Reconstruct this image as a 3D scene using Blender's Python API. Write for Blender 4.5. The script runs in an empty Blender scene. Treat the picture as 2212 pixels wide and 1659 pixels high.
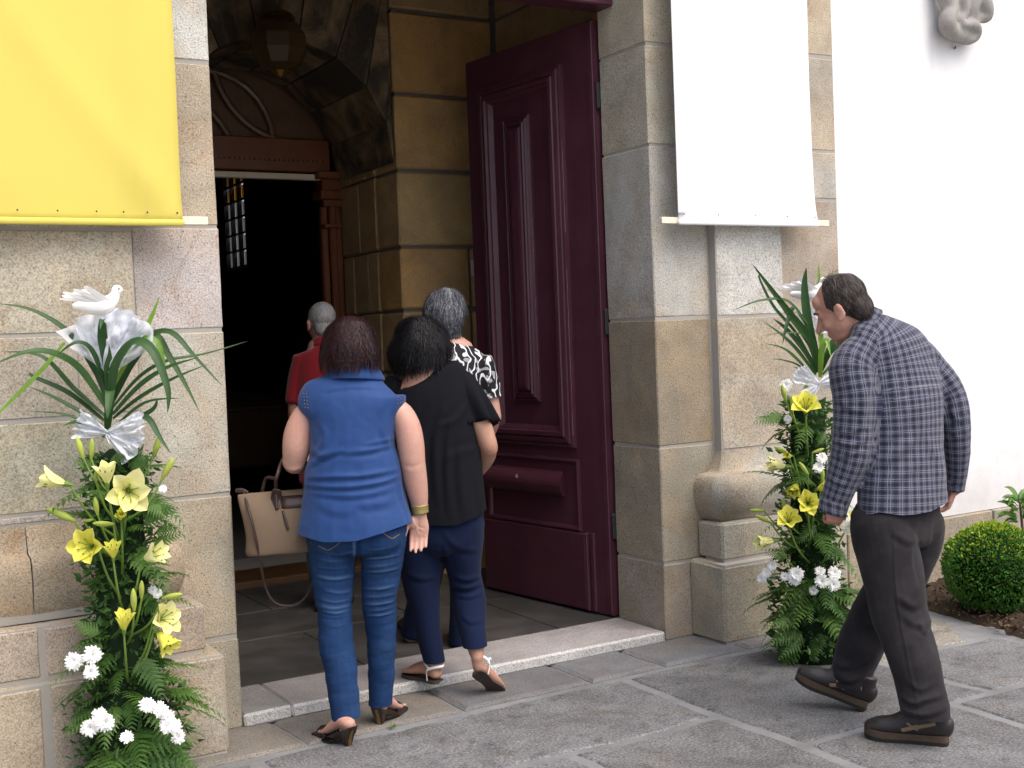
import bpy, bmesh, math, random
import numpy as np
from mathutils import Vector, Matrix, noise
from mathutils.bvhtree import BVHTree
R = math.radians
random.seed(7)
S = bpy.context.scene
COL = S.collection

# ---------------------------------------------------------------- camera, sky, sun, exposure
F_PX, YAW, PITCH, ROLL, EYE = 2600.0, R(30.6), R(-2.2), R(2.3), 1.58
VW, VH = 2212.0, 1659.0
_f = Vector((math.sin(YAW)*math.cos(PITCH), math.cos(YAW)*math.cos(PITCH), math.sin(PITCH)))
_r0 = Vector((math.cos(YAW), -math.sin(YAW), 0)); _u0 = _r0.cross(_f)
CAMR = math.cos(ROLL)*_r0 - math.sin(ROLL)*_u0
CAMU = math.sin(ROLL)*_r0 + math.cos(ROLL)*_u0
CAMF = _f
EYEP = Vector((0, 0, EYE))
cd = bpy.data.cameras.new('camera'); cam = bpy.data.objects.new('camera', cd); COL.objects.link(cam)
cd.sensor_fit = 'HORIZONTAL'; cd.sensor_width = 36; cd.lens = 36*F_PX/VW
cd.clip_start = 0.05; cd.clip_end = 500
M = Matrix((CAMR, CAMU, -CAMF)).transposed().to_4x4(); M.translation = EYEP
cam.matrix_world = M
S.camera = cam

SUN_EL, SUN_AZ = R(60), R(160)      # azimuth clockwise from +y
w = bpy.data.worlds.new("World"); S.world = w; w.use_nodes = True
wt = w.node_tree
sky = wt.nodes.new('ShaderNodeTexSky'); sky.sky_type = 'NISHITA'; sky.sun_disc = False
sky.sun_elevation = SUN_EL; sky.sun_rotation = SUN_AZ
sky.air_density = 0.8; sky.dust_density = 5.0; sky.ozone_density = 0.6
bg = wt.nodes['Background']; bg.inputs[1].default_value = 0.145
wt.links.new(sky.outputs[0], bg.inputs[0])
sl = bpy.data.lights.new('sun', 'SUN'); sl.energy = 1.0; sl.angle = R(70); sl.color = (1.0, 0.97, 0.93)
so = bpy.data.objects.new('sun', sl); COL.objects.link(so)
sd = Vector((math.sin(SUN_AZ)*math.cos(SUN_EL), math.cos(SUN_AZ)*math.cos(SUN_EL), math.sin(SUN_EL)))
so.rotation_euler = sd.to_track_quat('Z', 'Y').to_euler()
S.view_settings.view_transform = 'Standard'; S.view_settings.look = 'None'
S.view_settings.exposure = 0.96; S.view_settings.gamma = 1; S.view_settings.use_curve_mapping = False
S.render.engine = 'CYCLES'
S.cycles.max_bounces = 8; S.cycles.use_denoising = True
try: S.cycles.denoiser = 'OPENIMAGEDENOISE'
except Exception: pass

# ---------------------------------------------------------------- helpers
def P(px, py, d):
    "point of the place seen at (px,py) of the survey picture, d metres along the view"
    return EYEP + d*(CAMF + CAMR*((px-VW/2)/F_PX) - CAMU*((py-VH/2)/F_PX))
def on_z(px, py, z=0.0):
    r = CAMF + CAMR*((px-VW/2)/F_PX) - CAMU*((py-VH/2)/F_PX)
    return EYEP + r*((z-EYE)/r.z)
def mesh_obj(name, me, mat=None, parent=None, color=None):
    o = bpy.data.objects.new(name, me); COL.objects.link(o)
    if mat is not None and not me.materials: me.materials.append(mat)
    if parent is not None: o.parent = parent
    if color is not None: o.color = (*color, 1)
    return o
def bm_obj(name, bm, mat=None, parent=None, smooth=False, color=None):
    me = bpy.data.meshes.new(name); bmesh.ops.recalc_face_normals(bm, faces=bm.faces[:]); bm.to_mesh(me); bm.free()
    if smooth: me.polygons.foreach_set('use_smooth', [True]*len(me.polygons))
    return mesh_obj(name, me, mat, parent, color)
def raw_obj(name, vs, fs, mat=None, parent=None, smooth=False, color=None):
    me = bpy.data.meshes.new(name); me.from_pydata([tuple(v) for v in vs], [], fs); me.update()
    if smooth: me.polygons.foreach_set('use_smooth', [True]*len(me.polygons))
    return mesh_obj(name, me, mat, parent, color)
def thing(name, label, cat, loc=(0, 0, 0), group=None):
    o = bpy.data.objects.new(name, None); COL.objects.link(o); o.empty_display_size = .1
    o['label'] = label; o['category'] = cat
    if group: o['group'] = group
    return o
def tag(o, label, cat, group=None):
    o['label'] = label; o['category'] = cat
    if group: o['group'] = group
    return o
def share(src, name, parent, matrix=None, color=None):
    o = src.copy(); o.name = name; COL.objects.link(o); o.parent = parent
    if matrix is not None: o.matrix_local = matrix
    if color is not None: o.color = (*color, 1)
    return o
def box_into(bm, x0, x1, y0, y1, z0, z1, b=0.0, jit=0.0, mat=None):
    pts = []
    for sx in (0, 1):
        for sy in (0, 1):
            for sz in (0, 1):
                c = Vector((x1 if sx else x0, y1 if sy else y0, z1 if sz else z0))
                if jit: c += Vector((random.uniform(-jit, jit), 0, random.uniform(-jit, jit)))
                if b <= 0: pts.append(c); continue
                d = Vector((-1 if sx else 1, -1 if sy else 1, -1 if sz else 1))*b
                pts += [c+Vector((d.x, d.y, 0)), c+Vector((d.x, 0, d.z)), c+Vector((0, d.y, d.z))]
    vs = [bm.verts.new(mat @ p if mat else p) for p in pts]
    r = bmesh.ops.convex_hull(bm, input=vs)
    bmesh.ops.dissolve_limit(bm, angle_limit=.01, verts=vs, edges=list({e for v in vs for e in v.link_edges}))
def box(name, x0, x1, y0, y1, z0, z1, mat, parent=None, b=0.004, color=None, M4=None):
    bm = bmesh.new(); box_into(bm, x0, x1, y0, y1, z0, z1, b, 0, M4)
    return bm_obj(name, bm, mat, parent, color=color)
def frames(pts, side):
    out = []
    n = len(pts)
    for i in range(n):
        t = (pts[min(i+1, n-1)]-pts[max(i-1, 0)])
        t = t.normalized() if t.length > 1e-9 else Vector((0, 0, 1))
        a = side - t*side.dot(t)
        if a.length < 1e-3: a = Vector((0, 1, 0)) - t*t.y
        a.normalize(); out.append((t, a, t.cross(a)))
    return out
def spline(vals, k):
    "Catmull-Rom resample of a list of equal-length tuples"
    A = np.array(vals, float); n = len(A)
    if n < 3:
        ts = np.linspace(0, 1, k*(n-1)+1); return [tuple(A[0]*(1-t)+A[-1]*t) for t in ts]
    out = []
    for i in range(n-1):
        p0, p1, p2, p3 = A[max(i-1, 0)], A[i], A[i+1], A[min(i+2, n-1)]
        for j in range(k):
            t = j/k
            out.append(tuple(.5*((2*p1)+(-p0+p2)*t+(2*p0-5*p1+4*p2-p3)*t*t+(-p0+3*p1-3*p2+p3)*t**3)))
    out.append(tuple(A[-1])); return out
def tube(bm, pts, rad, side=None, n=14, k=4, cap=True, exp=2.0, capk=1.0, flat=None):
    "closed tube through pts; rad = r or (ra, rb) per point"
    side = side or CAMR
    rad = [(r, r) if not isinstance(r, (tuple, list)) else r for r in rad]
    res = spline([(*p, *r) for p, r in zip(pts, rad)], k)
    ps = [Vector(v[:3]) for v in res]; rs = [(max(v[3], 1e-4), max(v[4], 1e-4)) for v in res]
    fr = frames(ps, side)
    if flat is not None:
        fl_ = (side-flat*side.dot(flat)).normalized(); sg = 1 if (ps[-1]-ps[0]).dot(flat) > 0 else -1; fr = [(flat*sg, fl_, (flat*sg).cross(fl_))]*len(ps)
    rings = []
    def ring(c, a, b, ra, rb):
        vs = []
        for i in range(n):
            t = 2*math.pi*i/n; ct, st = math.cos(t), math.sin(t)
            if exp != 2.0:
                ct = math.copysign(abs(ct)**(2/exp), ct); st = math.copysign(abs(st)**(2/exp), st)
            vs.append(bm.verts.new(c + a*(ra*ct) + b*(rb*st)))
        rings.append(vs)
    if cap:
        t, a, b = fr[0]; m = min(rs[0])*capk
        for q in (80, 55, 28):
            ring(ps[0]-t*m*math.sin(R(q)), a, b, rs[0][0]*math.cos(R(q)), rs[0][1]*math.cos(R(q)))
    for p, (ra, rb), (t, a, b) in zip(ps, rs, fr): ring(p, a, b, ra, rb)
    if cap:
        t, a, b = fr[-1]; m = min(rs[-1])*capk
        for q in (28, 55, 80):
            ring(ps[-1]+t*m*math.sin(R(q)), a, b, rs[-1][0]*math.cos(R(q)), rs[-1][1]*math.cos(R(q)))
    for r0, r1 in zip(rings, rings[1:]):
        for i in range(n): bm.faces.new((r0[i], r0[(i+1) % n], r1[(i+1) % n], r1[i]))
    bm.faces.new(rings[0][::-1]); bm.faces.new(rings[-1])
def ball(bm, c, rx, ry, rz, X=None, Y=None, Z=None, seg=16):
    X = X or Vector((1, 0, 0)); Y = Y or Vector((0, 1, 0)); Z = Z or Vector((0, 0, 1))
    m = Matrix((X*rx, Y*ry, Z*rz)).transposed().to_4x4(); m.translation = c
    bmesh.ops.create_uvsphere(bm, u_segments=seg, v_segments=max(6, seg*2//3), radius=1, matrix=m)
def lathe_into(bm, prof, n=16, c=Vector((0, 0, 0)), rot0=0.0):
    rings = [[bm.verts.new(c+Vector((r*math.cos(rot0+2*math.pi*i/n), r*math.sin(rot0+2*math.pi*i/n), z))) for i in range(n)] for r, z in prof]
    for a, b in zip(rings, rings[1:]):
        for i in range(n): bm.faces.new((a[i], a[(i+1) % n], b[(i+1) % n], b[i]))
    if prof[0][0] > 1e-4: bm.faces.new(rings[0][::-1])
    if prof[-1][0] > 1e-4: bm.faces.new(rings[-1])

# ---------------------------------------------------------------- materials
class G:
    def __init__(s, name, rough=.8, spec=.35, metal=0.0):
        s.m = bpy.data.materials.new(name); s.m.use_nodes = True; s.t = s.m.node_tree
        s.b = s.t.nodes['Principled BSDF']; s.b.inputs['Roughness'].default_value = rough
        s.b.inputs['Specular IOR Level'].default_value = spec; s.b.inputs['Metallic'].default_value = metal
        s._c = None
    def n(s, ty, **kw):
        nd = s.t.nodes.new(ty)
        for k, v in kw.items():
            if hasattr(nd, k): setattr(nd, k, v)
            else: s.set(nd, k, v)
        return nd
    def set(s, nd, k, v):
        i = nd.inputs[k]
        if hasattr(v, 'is_output'): s.t.links.new(v, i)
        else:
            if isinstance(v, tuple) and len(v) == 3 and i.type == 'RGBA': v = (*v, 1)
            i.default_value = v
    def co(s, which='Object'):
        if s._c is None: s._c = s.t.nodes.new('ShaderNodeTexCoord')
        return s._c.outputs[which]
    def map(s, vec, scale=(1, 1, 1), rot=(0, 0, 0)):
        return s.n('ShaderNodeMapping', Vector=vec, Scale=scale, Rotation=rot).outputs[0]
    def noise(s, scale, detail=3, rough=.55, dist=0, vec=None, col=False):
        nd = s.n('ShaderNodeTexNoise', Vector=vec or s.co(), Scale=scale, Detail=detail, Roughness=rough, Distortion=dist)
        return nd.outputs['Color' if col else 'Fac']
    def vor(s, scale, vec=None, feature='F1', out='Distance', rnd=1.0):
        nd = s.n('ShaderNodeTexVoronoi', feature=feature, Vector=vec or s.co(), Scale=scale, Randomness=rnd)
        return nd.outputs[out]
    def ramp(s, fac, stops):
        nd = s.n('ShaderNodeValToRGB', Fac=fac); e = nd.color_ramp.elements
        while len(e) < len(stops): e.new(.5)
        for el, (p, c) in zip(e, stops):
            el.position = p; el.color = (c, c, c, 1) if not isinstance(c, tuple) else (*c, 1)
        return nd.outputs[0]
    def mix(s, fac, a, b, blend='MIX'):
        nd = s.n('ShaderNodeMix', data_type='RGBA', blend_type=blend)
        for i, v in ((0, fac), (6, a), (7, b)):
            if hasattr(v, 'is_output'): s.t.links.new(v, nd.inputs[i])
            else: nd.inputs[i].default_value = v if i == 0 else ((*v, 1) if isinstance(v, tuple) else (v, v, v, 1))
        return nd.outputs[2]
    def math(s, op, a, b=0.0, c=0.0, clamp=False):
        nd = s.n('ShaderNodeMath', operation=op, use_clamp=clamp)
        for i, v in enumerate((a, b, c)):
            if hasattr(v, 'is_output'): s.t.links.new(v, nd.inputs[i])
            else: nd.inputs[i].default_value = v
        return nd.outputs[0]
    def col(s, c): s.set(s.b, 'Base Color', c); return s
    def rough(s, v): s.set(s.b, 'Roughness', v); return s
    def bump(s, h, strength=.3, dist=.01):
        nd = s.n('ShaderNodeBump', Height=h, Strength=strength, Distance=dist)
        s.t.links.new(nd.outputs[0], s.b.inputs['Normal']); return s
    def obcol(s): return s.n('ShaderNodeObjectInfo').outputs['Color']
    def obrnd(s): return s.n('ShaderNodeObjectInfo').outputs['Random']

def granite(name, ochre=.5, speck=1.0, vein=.5, bump=.5, fixed=None):
    g = G(name, .88, .25)
    base = g.obcol() if fixed is None else fixed
    rnd = g.obrnd()
    off = g.n('ShaderNodeVectorMath', operation='ADD'); g.t.links.new(g.co(), off.inputs[0])
    cmb = g.n('ShaderNodeCombineXYZ', X=g.math('MULTIPLY', rnd, 31.0), Y=g.math('MULTIPLY', rnd, 17.0), Z=g.math('MULTIPLY', rnd, 23.0))
    g.t.links.new(cmb.outputs[0], off.inputs[1]); v = off.outputs[0]
    big = g.noise(2.2, 4, .6, 1.2, v)
    c = g.mix(g.math('MULTIPLY', g.ramp(big, [(.42, 0.0), (.68, 1.0)]), ochre), base, (.40, .275, .145))
    gr = g.noise(4.5, 3, .6, .4, v)
    c = g.mix(1.0, c, g.ramp(gr, [(.3, .80), (.7, 1.14)]), 'MULTIPLY')
    vn = g.noise(1.3, 5, .6, 2.5, v)
    band = g.ramp(vn, [(.485, 0.0), (.5, 1.0), (.515, 0.0)])
    msk = g.ramp(g.noise(3.1, 2, .5, 0, v), [(.5, 0.0), (.65, 1.0)])
    c = g.mix(g.math('MULTIPLY', g.math('MULTIPLY', band, msk), vein), c, (.25, .12, .04))
    sp = g.noise(150, 2, .6)
    c = g.mix(speck*.85, c, g.mix(1.0, c, g.ramp(sp, [(.34, .60), (.5, 1.0), (.66, 1.30)]), 'MULTIPLY'))
    d = g.ramp(g.vor(58), [(.13, 1.0), (.24, 0.0)])
    dm = g.ramp(g.noise(46, 1, .5), [(.46, 0.0), (.56, 1.0)])
    c = g.mix(g.math('MULTIPLY', g.math('MULTIPLY', d, dm), .62*speck), c, (.035, .033, .03))
    g.col(c)
    h = g.math('ADD', g.math('MULTIPLY', sp, .5), g.math('MULTIPLY', g.noise(38, 4, .65), 1.0))
    g.bump(h, bump, .006)
    return g.m
M_STONE = granite('granite_ashlar', ochre=.36, speck=1.0, vein=.45)
M_INSTONE = granite('interior_granite', ochre=.75, speck=.7, vein=.3, bump=.35)
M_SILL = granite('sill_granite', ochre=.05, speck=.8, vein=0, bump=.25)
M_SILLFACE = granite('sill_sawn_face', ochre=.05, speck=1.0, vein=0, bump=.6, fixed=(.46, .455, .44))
M_KERB = granite('kerb_granite', ochre=.12, speck=.9, vein=.1, bump=.4)

g = G('lime_mortar', .95, .1)
g.col(g.mix(g.noise(14, 4), (.31, .29, .255), (.37, .35, .31))); g.bump(g.noise(90, 3), .4, .004); M_MORTAR = g.m
g = G('pale_mortar', .95, .1)
g.col(g.mix(g.ramp(g.noise(2.5, 5, .7), [(.45, 0.0), (.7, .7)]), g.mix(g.noise(9, 5, .65), (.165, .17, .175), (.24, .245, .25)), (.10, .10, .10))); g.bump(g.noise(120, 3), .3, .004); M_JOINT = g.m
def paving():
    g = G('worn_granite_paving', .78, .3)
    base = g.obcol()
    c = g.mix(1.0, base, g.ramp(g.noise(2.6, 5, .65, .6), [(.3, .58), (.5, .98), (.72, 1.34)]), 'MULTIPLY')
    c = g.mix(g.ramp(g.noise(5.5, 5, .7), [(.55, 0.0), (.72, .5)]), c, (.20, .165, .115))
    c = g.mix(g.ramp(g.noise(11, 4, .7), [(.52, 0.0), (.64, .55)]), c, (.050, .055, .062))
    sp = g.noise(95, 3, .7)
    c = g.mix(.95, c, g.mix(1.0, c, g.ramp(sp, [(.32, .44), (.5, .96), (.68, 1.75)]), 'MULTIPLY'))
    sp2 = g.ramp(g.vor(75), [(.1, 1.0), (.2, 0.0)])
    c = g.mix(g.math('MULTIPLY', sp2, .35), c, (.42, .41, .39))
    g.col(c)
    g.bump(g.math('ADD', g.noise(32, 5, .7), g.math('MULTIPLY', sp, .6)), .8, .010)
    return g.m
M_PAVE = paving()
g = G('white_limewash', .9, .2)
c = g.mix(g.ramp(g.noise(1.1, 4, .6, .5), [(.5, 0.0), (.75, .5)]), (.74, .74, .735), (.66, .65, .635))
st = g.noise(1.0, 4, .6, 0, g.map(g.co(), (7, 7, .5)))
c = g.mix(g.ramp(st, [(.52, 0.0), (.75, .4)]), c, (.56, .55, .53))
sz = g.n('ShaderNodeSeparateXYZ', Vector=g.co())
c = g.mix(g.math('MULTIPLY', g.ramp(g.math('ADD', sp_ := g.math('MULTIPLY', g.noise(5, 4, .65), .5), g.math('MULTIPLY', sz.outputs[2], .55)), [(.42, .55), (.72, 0.0)]), 1.0), c, (.44, .42, .38))
g.col(c); g.bump(g.noise(30, 4), .15, .004); M_WHITEWALL = g.m

def paint(name, a, b, rough=.42, spec=.5, bump=.12, grain=(40, 40, 3)):
    g = G(name, rough, spec)
    v = g.map(g.co(), grain)
    n1 = g.noise(1.0, 3, .5, 0, v)
    c = g.mix(n1, a, b)
    c = g.mix(g.ramp(g.noise(3, 4, .6), [(.45, 0.0), (.8, .35)]), c, tuple(min(1, x*1.5+.004) for x in b))
    g.col(c); g.bump(n1, bump, .002)
    g.rough(g.ramp(g.noise(6, 4), [(.3, rough*.8), (.7, min(1, rough*1.35))]))
    return g.m
M_DOOR = paint('maroon_door_paint', (.062, .017, .028), (.080, .024, .038))
M_WOOD = paint('varnished_chestnut', (.125, .038, .010), (.19, .062, .018), .4, .5, .2, (30, 30, 2))
M_PEW = paint('dark_pew_wood', (.085, .042, .019), (.13, .065, .028), .4)
M_BATTEN = paint('pine_batten', (.66, .58, .45), (.76, .69, .55), .7, .2)
def plain(name, c, rough=.6, spec=.4, metal=0.0, n=.0, scale=30, bump=0.0):
    g = G(name, rough, spec, metal)
    if n: g.col(g.mix(g.noise(scale, 3), tuple(x*(1-n) for x in c), tuple(min(1, x*(1+n)) for x in c)))
    else: g.col(c)
    if bump: g.bump(g.noise(scale, 3), bump, .004)
    return g.m
M_GREYIRON = plain('dull_iron', (.05, .05, .055), .5, .5, .6)
M_BRASS = plain('aged_brass', (.45, .28, .08), .35, .5, 1.0)
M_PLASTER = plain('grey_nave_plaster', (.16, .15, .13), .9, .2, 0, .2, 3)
M_GOLD = plain('old_gilding', (.30, .17, .04), .4, .5, .7, .4, 12, .4)
def cloth_sheet(name, c, trans=.15, weave=700):
    g = G(name, .75, .2)
    c2 = g.mix(g.noise(4, 3), tuple(x*.97 for x in c), c)
    g.col(c2)
    wv = g.n('ShaderNodeTexWave', Vector=g.co(), Scale=weave/6.0, Distortion=0.5); wv.bands_direction = 'Z'
    g.bump(g.math('ADD', g.math('MULTIPLY', wv.outputs['Fac'], .25), g.noise(5, 4, .5)), .12, .01)
    return g.m
M_YELLOW = cloth_sheet('yellow_satin_cloth', (.61, .515, .11))
M_WHITECLOTH = cloth_sheet('white_cotton_cloth', (.82, .83, .85))
# ---------------------------------------------------------------- ground
TAN, GREY, PALE, OCH, DUN = (.372, .34, .272), (.44, .425, .385), (.56, .55, .525), (.395, .342, .248), (.30, .275, .215)
def vary(c, a=.06):
    if min(c) > .19: c = tuple(x*.72+y*.28 for x, y in zip(c, (.38, .35, .29)))
    k = 1+random.uniform(-a, a); return tuple(x*k*(1+random.uniform(-.03, .03)) for x in c)
def slab(name, poly, z, mat, parent, h=.06, color=None, wob=.016, bev=.010):
    "a stone slab with a slightly irregular outline and a worn arris"
    pts = []
    n = len(poly)
    for i in range(n):
        a, b = Vector(poly[i]), Vector(poly[(i+1) % n])
        m = max(2, int((b-a).length/.09))
        for j in range(m):
            p = a.lerp(b, j/m); q = noise.noise_vector(Vector((p.x*5, p.y*5, 3.3)))
            pts.append(Vector((p.x+q.x*wob*2, p.y+q.y*wob*2)))
    c = sum(pts, Vector((0, 0)))/len(pts)
    bm = bmesh.new()
    top, mid, bot = [], [], []
    for p in pts:
        d = (c-p).normalized()
        top.append(bm.verts.new((*(p+d*bev*2.2), z))); mid.append(bm.verts.new((*p, z-bev))); bot.append(bm.verts.new((*p, z-h)))
    N = len(pts)
    bm.faces.new(top)
    for i in range(N):
        j = (i+1) % N
        bm.faces.new((top[i], top[j], mid[j], mid[i])); bm.faces.new((mid[i], mid[j], bot[j], bot[i]))
    return bm_obj(name, bm, mat, parent, color=color)

bm = bmesh.new(); bmesh.ops.create_grid(bm, x_segments=1, y_segments=1, size=150)
for v in bm.verts: v.co.z = -.0065
ground = bm_obj('ground', bm, M_JOINT); ground['kind'] = 'structure'
bm = bmesh.new()
for q in ((-60, 60, -80, 1.15), (-60, -.62, 1.15, 4.5)): box_into(bm, q[0], q[1], q[2], q[3], -.05, -.002)
g = G('pale_bounce_ground', .9, .2); c_ = g.mix(g.noise(2, 4), (.40, .385, .36), (.50, .485, .455)); g.col(c_); plz = bm_obj('bounce_ground', bm, g.m); plz['kind'] = 'structure'  # unseen ground, made pale to bounce fill light into the porch
random.seed(11)
def gcol(): 
    k = random.uniform(.125, .158); return (k*.995, k*1.0, k*1.02)
def quad(x0, x1, y0, y1, g_=.018): return [(x0+g_, y0+g_), (x1-g_, y0+g_), (x1-g_, y1-g_), (x0+g_, y1-g_)]
# the large slabs in front of the door
rows = [(3.79, 4.47, [-.6, .55, 1.42, 3.18]), (3.02, 3.79, [-.6, .2, 1.3, 2.42, 3.18]), (2.2, 3.02, [-.6, .9, 2.0, 3.18]),
        (3.34, 4.47, [3.18, 4.27]), (2.62, 3.34, [3.18, 4.02, 5.0]), (1.8, 2.62, [3.18, 4.4, 5.4]), (1.2, 2.2, [-.6, .6, 1.7, 3.18]), (3.34, 3.93, [4.27, 5.05])]
for y0, y1, xs in rows:
    for a, b in zip(xs, xs[1:]): slab('paving_slab', quad(a, b, y0, y1), 0, M_PAVE, ground, color=gcol())
slab('paving_slab', [(4.29, 3.95), (4.88, 3.95), (5.12, 4.28), (5.12, 4.46), (4.29, 4.46)], 0, M_PAVE, ground, color=(.21, .195, .165))
for a, b, y0, y1 in ((5.0, 6.4, 2.62, 3.3), (5.4, 7, 1.8, 2.62)): slab('paving_slab', quad(a, b, y0, y1), 0, M_PAVE, ground, color=gcol())
# flush granite border along the facade
bx = [-.6, .62, 1.63, 2.36, 3.02, 3.44, 3.96, 4.72, 5.3]
kc = [(.25, .225, .18), (.235, .215, .175), (.225, .205, .17), (.17, .165, .155), (.19, .19, .185), (.2, .2, .19), (.225, .215, .19), (.24, .225, .19)]
for i, (a, b) in enumerate(zip(bx, bx[1:])):
    sk = .03 if i in (1, 2) else 0
    slab('border_slab', [(a+.006+(sk if i == 2 else 0), 4.505), (b-.006+(sk if i == 1 else 0), 4.505), (b-.006, 5.0), (a+.006, 5.0)], .008, M_KERB, ground, h=.08, color=(kc[i][0]*.74, kc[i][1]*.76, kc[i][2]*.84), wob=.004, bev=.012)

# ---------------------------------------------------------------- church: facade
church = thing('church', 'granite church front with a tall open doorway and white side wall', 'church')
def stone(x0, x1, y0, y1, z0, z1, c=None, parent=None, j=.0055, b=.006, mat=None, name='stone_block', rough=.0022, cuts=4):
    bm = bmesh.new(); box_into(bm, x0+j, x1-j, y0, y1, z0+j, z1-j, b, .003)
    if cuts: bmesh.ops.subdivide_edges(bm, edges=[e for e in bm.edges if e.calc_length() > .09], cuts=cuts, use_grid_fill=True)
    s = random.uniform(0, 50)
    for v in bm.verts:
        q = noise.noise_vector(Vector((v.co.x*9+s, v.co.y*9, v.co.z*9))); v.co += q*rough
    bmesh.ops.triangulate(bm, faces=[f for f in bm.faces if len(f.verts) > 4])
    return bm_obj(name, bm, mat or M_STONE, parent or church, color=vary(c or TAN))
random.seed(5)
# mortar core (one body behind the stones)
bm = bmesh.new()
for a in ((-1.5, 1.146, 4.8135, 5.6, 0, 4.6), (1.146, 1.5025, 4.8635, 5.255, 0, 4.6), (3.7315, 4.094, 4.8635, 5.255, 0, 4.6), (4.094, 4.556, 4.8135, 5.6, 0, 4.6), (4.556, 5.025, 4.8635, 5.6, 0, 4.6),
          (1.505, 3.730, 4.868, 5.255, 3.98, 4.6), (-1.5, 1.357, 4.590, 4.8, 0, .395), (-1.5, 1.297, 4.640, 4.8, .39, .594), (3.905, 4.745, 4.600, 4.8, 0, .404), (3.955, 4.695, 4.660, 4.8, .40, .60), (-1.5, 1.19, 4.725, 4.81, .60, .79)):
    box_into(bm, *a)
bm_obj('mortar_core', bm, M_MORTAR, church)
def column(x0, x1, y0, y1, zs, cols):
    for (a, b), c in zip(zip(zs, zs[1:]), cols):
        stone(x0, x1, y0, y1, a, b, c)
# left door frame, right door frame (both faces of the jamb belong to the same block)
column(1.15, 1.512, 4.86, 5.27, [.06-.06, .39, .985, 1.66, 2.083, 2.745, 3.25, 3.75, 4.6], [DUN, TAN, GREY, GREY, OCH, PALE, TAN, GREY])
column(3.722, 4.09, 4.86, 5.27, [0, .397, .995, 1.646, 2.52, 3.025, 3.6, 4.6], [(.275, .25, .195), (.29, .262, .20), (.28, .243, .175), GREY, (.42, .385, .315), (.40, .355, .28), TAN])
for a, b in ((1.512, 2.2), (2.2, 3.03), (3.03, 3.722)): stone(a, b, 4.86, 5.27, 3.97, 4.6, vary(TAN))
# pilaster shafts
zsL = [.95, .99, 1.34, 1.66, 2.06, 2.65, 3.2, 3.8, 4.6]
for (a, b), xs in zip(zip(zsL, zsL[1:]), ([-1.5, .1, 1.15], [-1.5, -.2, 1.15], [-1.5, .91, 1.15], [-1.5, .2, 1.15], [-1.5, -.3, 1.15], [-1.5, .1, 1.15], [-1.5, 1.15], [-1.5, 1.15])):
    for x0, x1 in zip(xs, xs[1:]): stone(x0, x1, 4.81, 5.2, a, b, random.choice([TAN, TAN, GREY, OCH]))
column(4.09, 4.56, 4.81, 5.2, [.95, 1.645, 2.14, 2.8, 3.5, 4.6], [(.345, .312, .24), PALE, PALE, TAN, GREY])
column(4.56, 5.03, 4.86, 5.2, [0, .42, 1.645, 2.272, 2.541, 3.057, 3.6, 4.6], [DUN, TAN, (.36, .315, .25), GREY, (.40, .35, .28), (.41, .345, .265), GREY])
# plinths
for x0, x1, c in ((-1.5, .2, TAN), (.2, .705, OCH), (.705, 1.372, (.325, .285, .225))): stone(x0, x1, 4.585, 4.866, 0, .402, c, b=.016)
for x0, x1, c in ((-1.5, .15, TAN), (.15, .71, (.38, .32, .24)), (.71, 1.315, (.35, .305, .24))): stone(x0, x1, 4.635, 4.85, .402, .60, c, b=.012)
stone(3.89, 4.76, 4.595, 4.866, 0, .41, (.295, .27, .215), b=.016)
stone(3.94, 4.71, 4.655, 4.85, .41, .605, (.30, .275, .215), b=.012)
PROF = [(.06, .592), (.098, .598), (.103, .614), (.118, .632), (.138, .665), (.150, .705), (.154, .745), (.150, .785), (.138, .815), (.126, .829), (.120, .834), (.112, .8365), (.060, .842), (.046, .846), (.036, .858), (.020, .89), (.006, .925), (.0, .95)]
def torus_course(name, x0, x1, open0, open1, c, k=1.0):
    bm = bmesh.new(); rows_ = []
    nx = max(3, int((x1-x0)/.12))
    for o, z in PROF:
        o *= k; path = []
        if open0: path += [(x0-o, 4.87), (x0-o, 4.81-o*.5)]
        for i in range(nx+1):
            t = i/nx; xx = (x0-(o if open0 else 0))*(1-t)+(x1+(o if open1 else 0))*t
            path.append((xx, 4.81-o))
        if open1: path += [(x1+o, 4.81-o*.5), (x1+o, 4.87)]
        r_ = []
        for x, y in path:
            q = noise.noise_vector(Vector((x*7, y*7, z*7)))*.006
            r_.append(bm.verts.new((x+q.x*(0 if not open0 and x == x0 else 1), y+q.y, z)))
        rows_.append(r_)
    for a, b in zip(rows_, rows_[1:]):
        for i in range(len(a)-1): bm.faces.new((a[i], a[i+1], b[i+1], b[i]))
    return bm_obj(name, bm, M_STONE, church, smooth=True, color=c)
torus_course('torus_stone', -1.5, .167, False, False, (.36, .31, .24), .72)
torus_course('torus_stone', .170, .6975, False, False, (.36, .30, .22), .72)
torus_course('torus_stone', .7005, 1.15, False, True, (.345, .295, .22), .72)
torus_course('torus_stone', 4.09, 4.56, True, True, (.33, .31, .26))
# white side wall with a stone course at its foot
bm = bmesh.new(); box_into(bm, 5.03, 16, 4.895, 5.5, .4, 6.5, 0); bm_obj('white_wall', bm, M_WHITEWALL, church)
for i, (a, b) in enumerate(zip([5.04, 5.62, 6.3, 7.1, 8.2, 9.6, 12], [5.62, 6.3, 7.1, 8.2, 9.6, 12, 16])): stone(a, b, 4.87, 5.3, -.05, .402, random.choice([DUN, (.30, .255, .195)]), cuts=2)
for a in ((-14, -1.5, 4.83, 5.6, 0, 6.5), (-1.5, 5.03, 4.88, 5.6, 4.6, 6.5)):
    bm = bmesh.new(); box_into(bm, *a); bm_obj('plaster_wall', bm, M_WHITEWALL, church)
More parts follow.
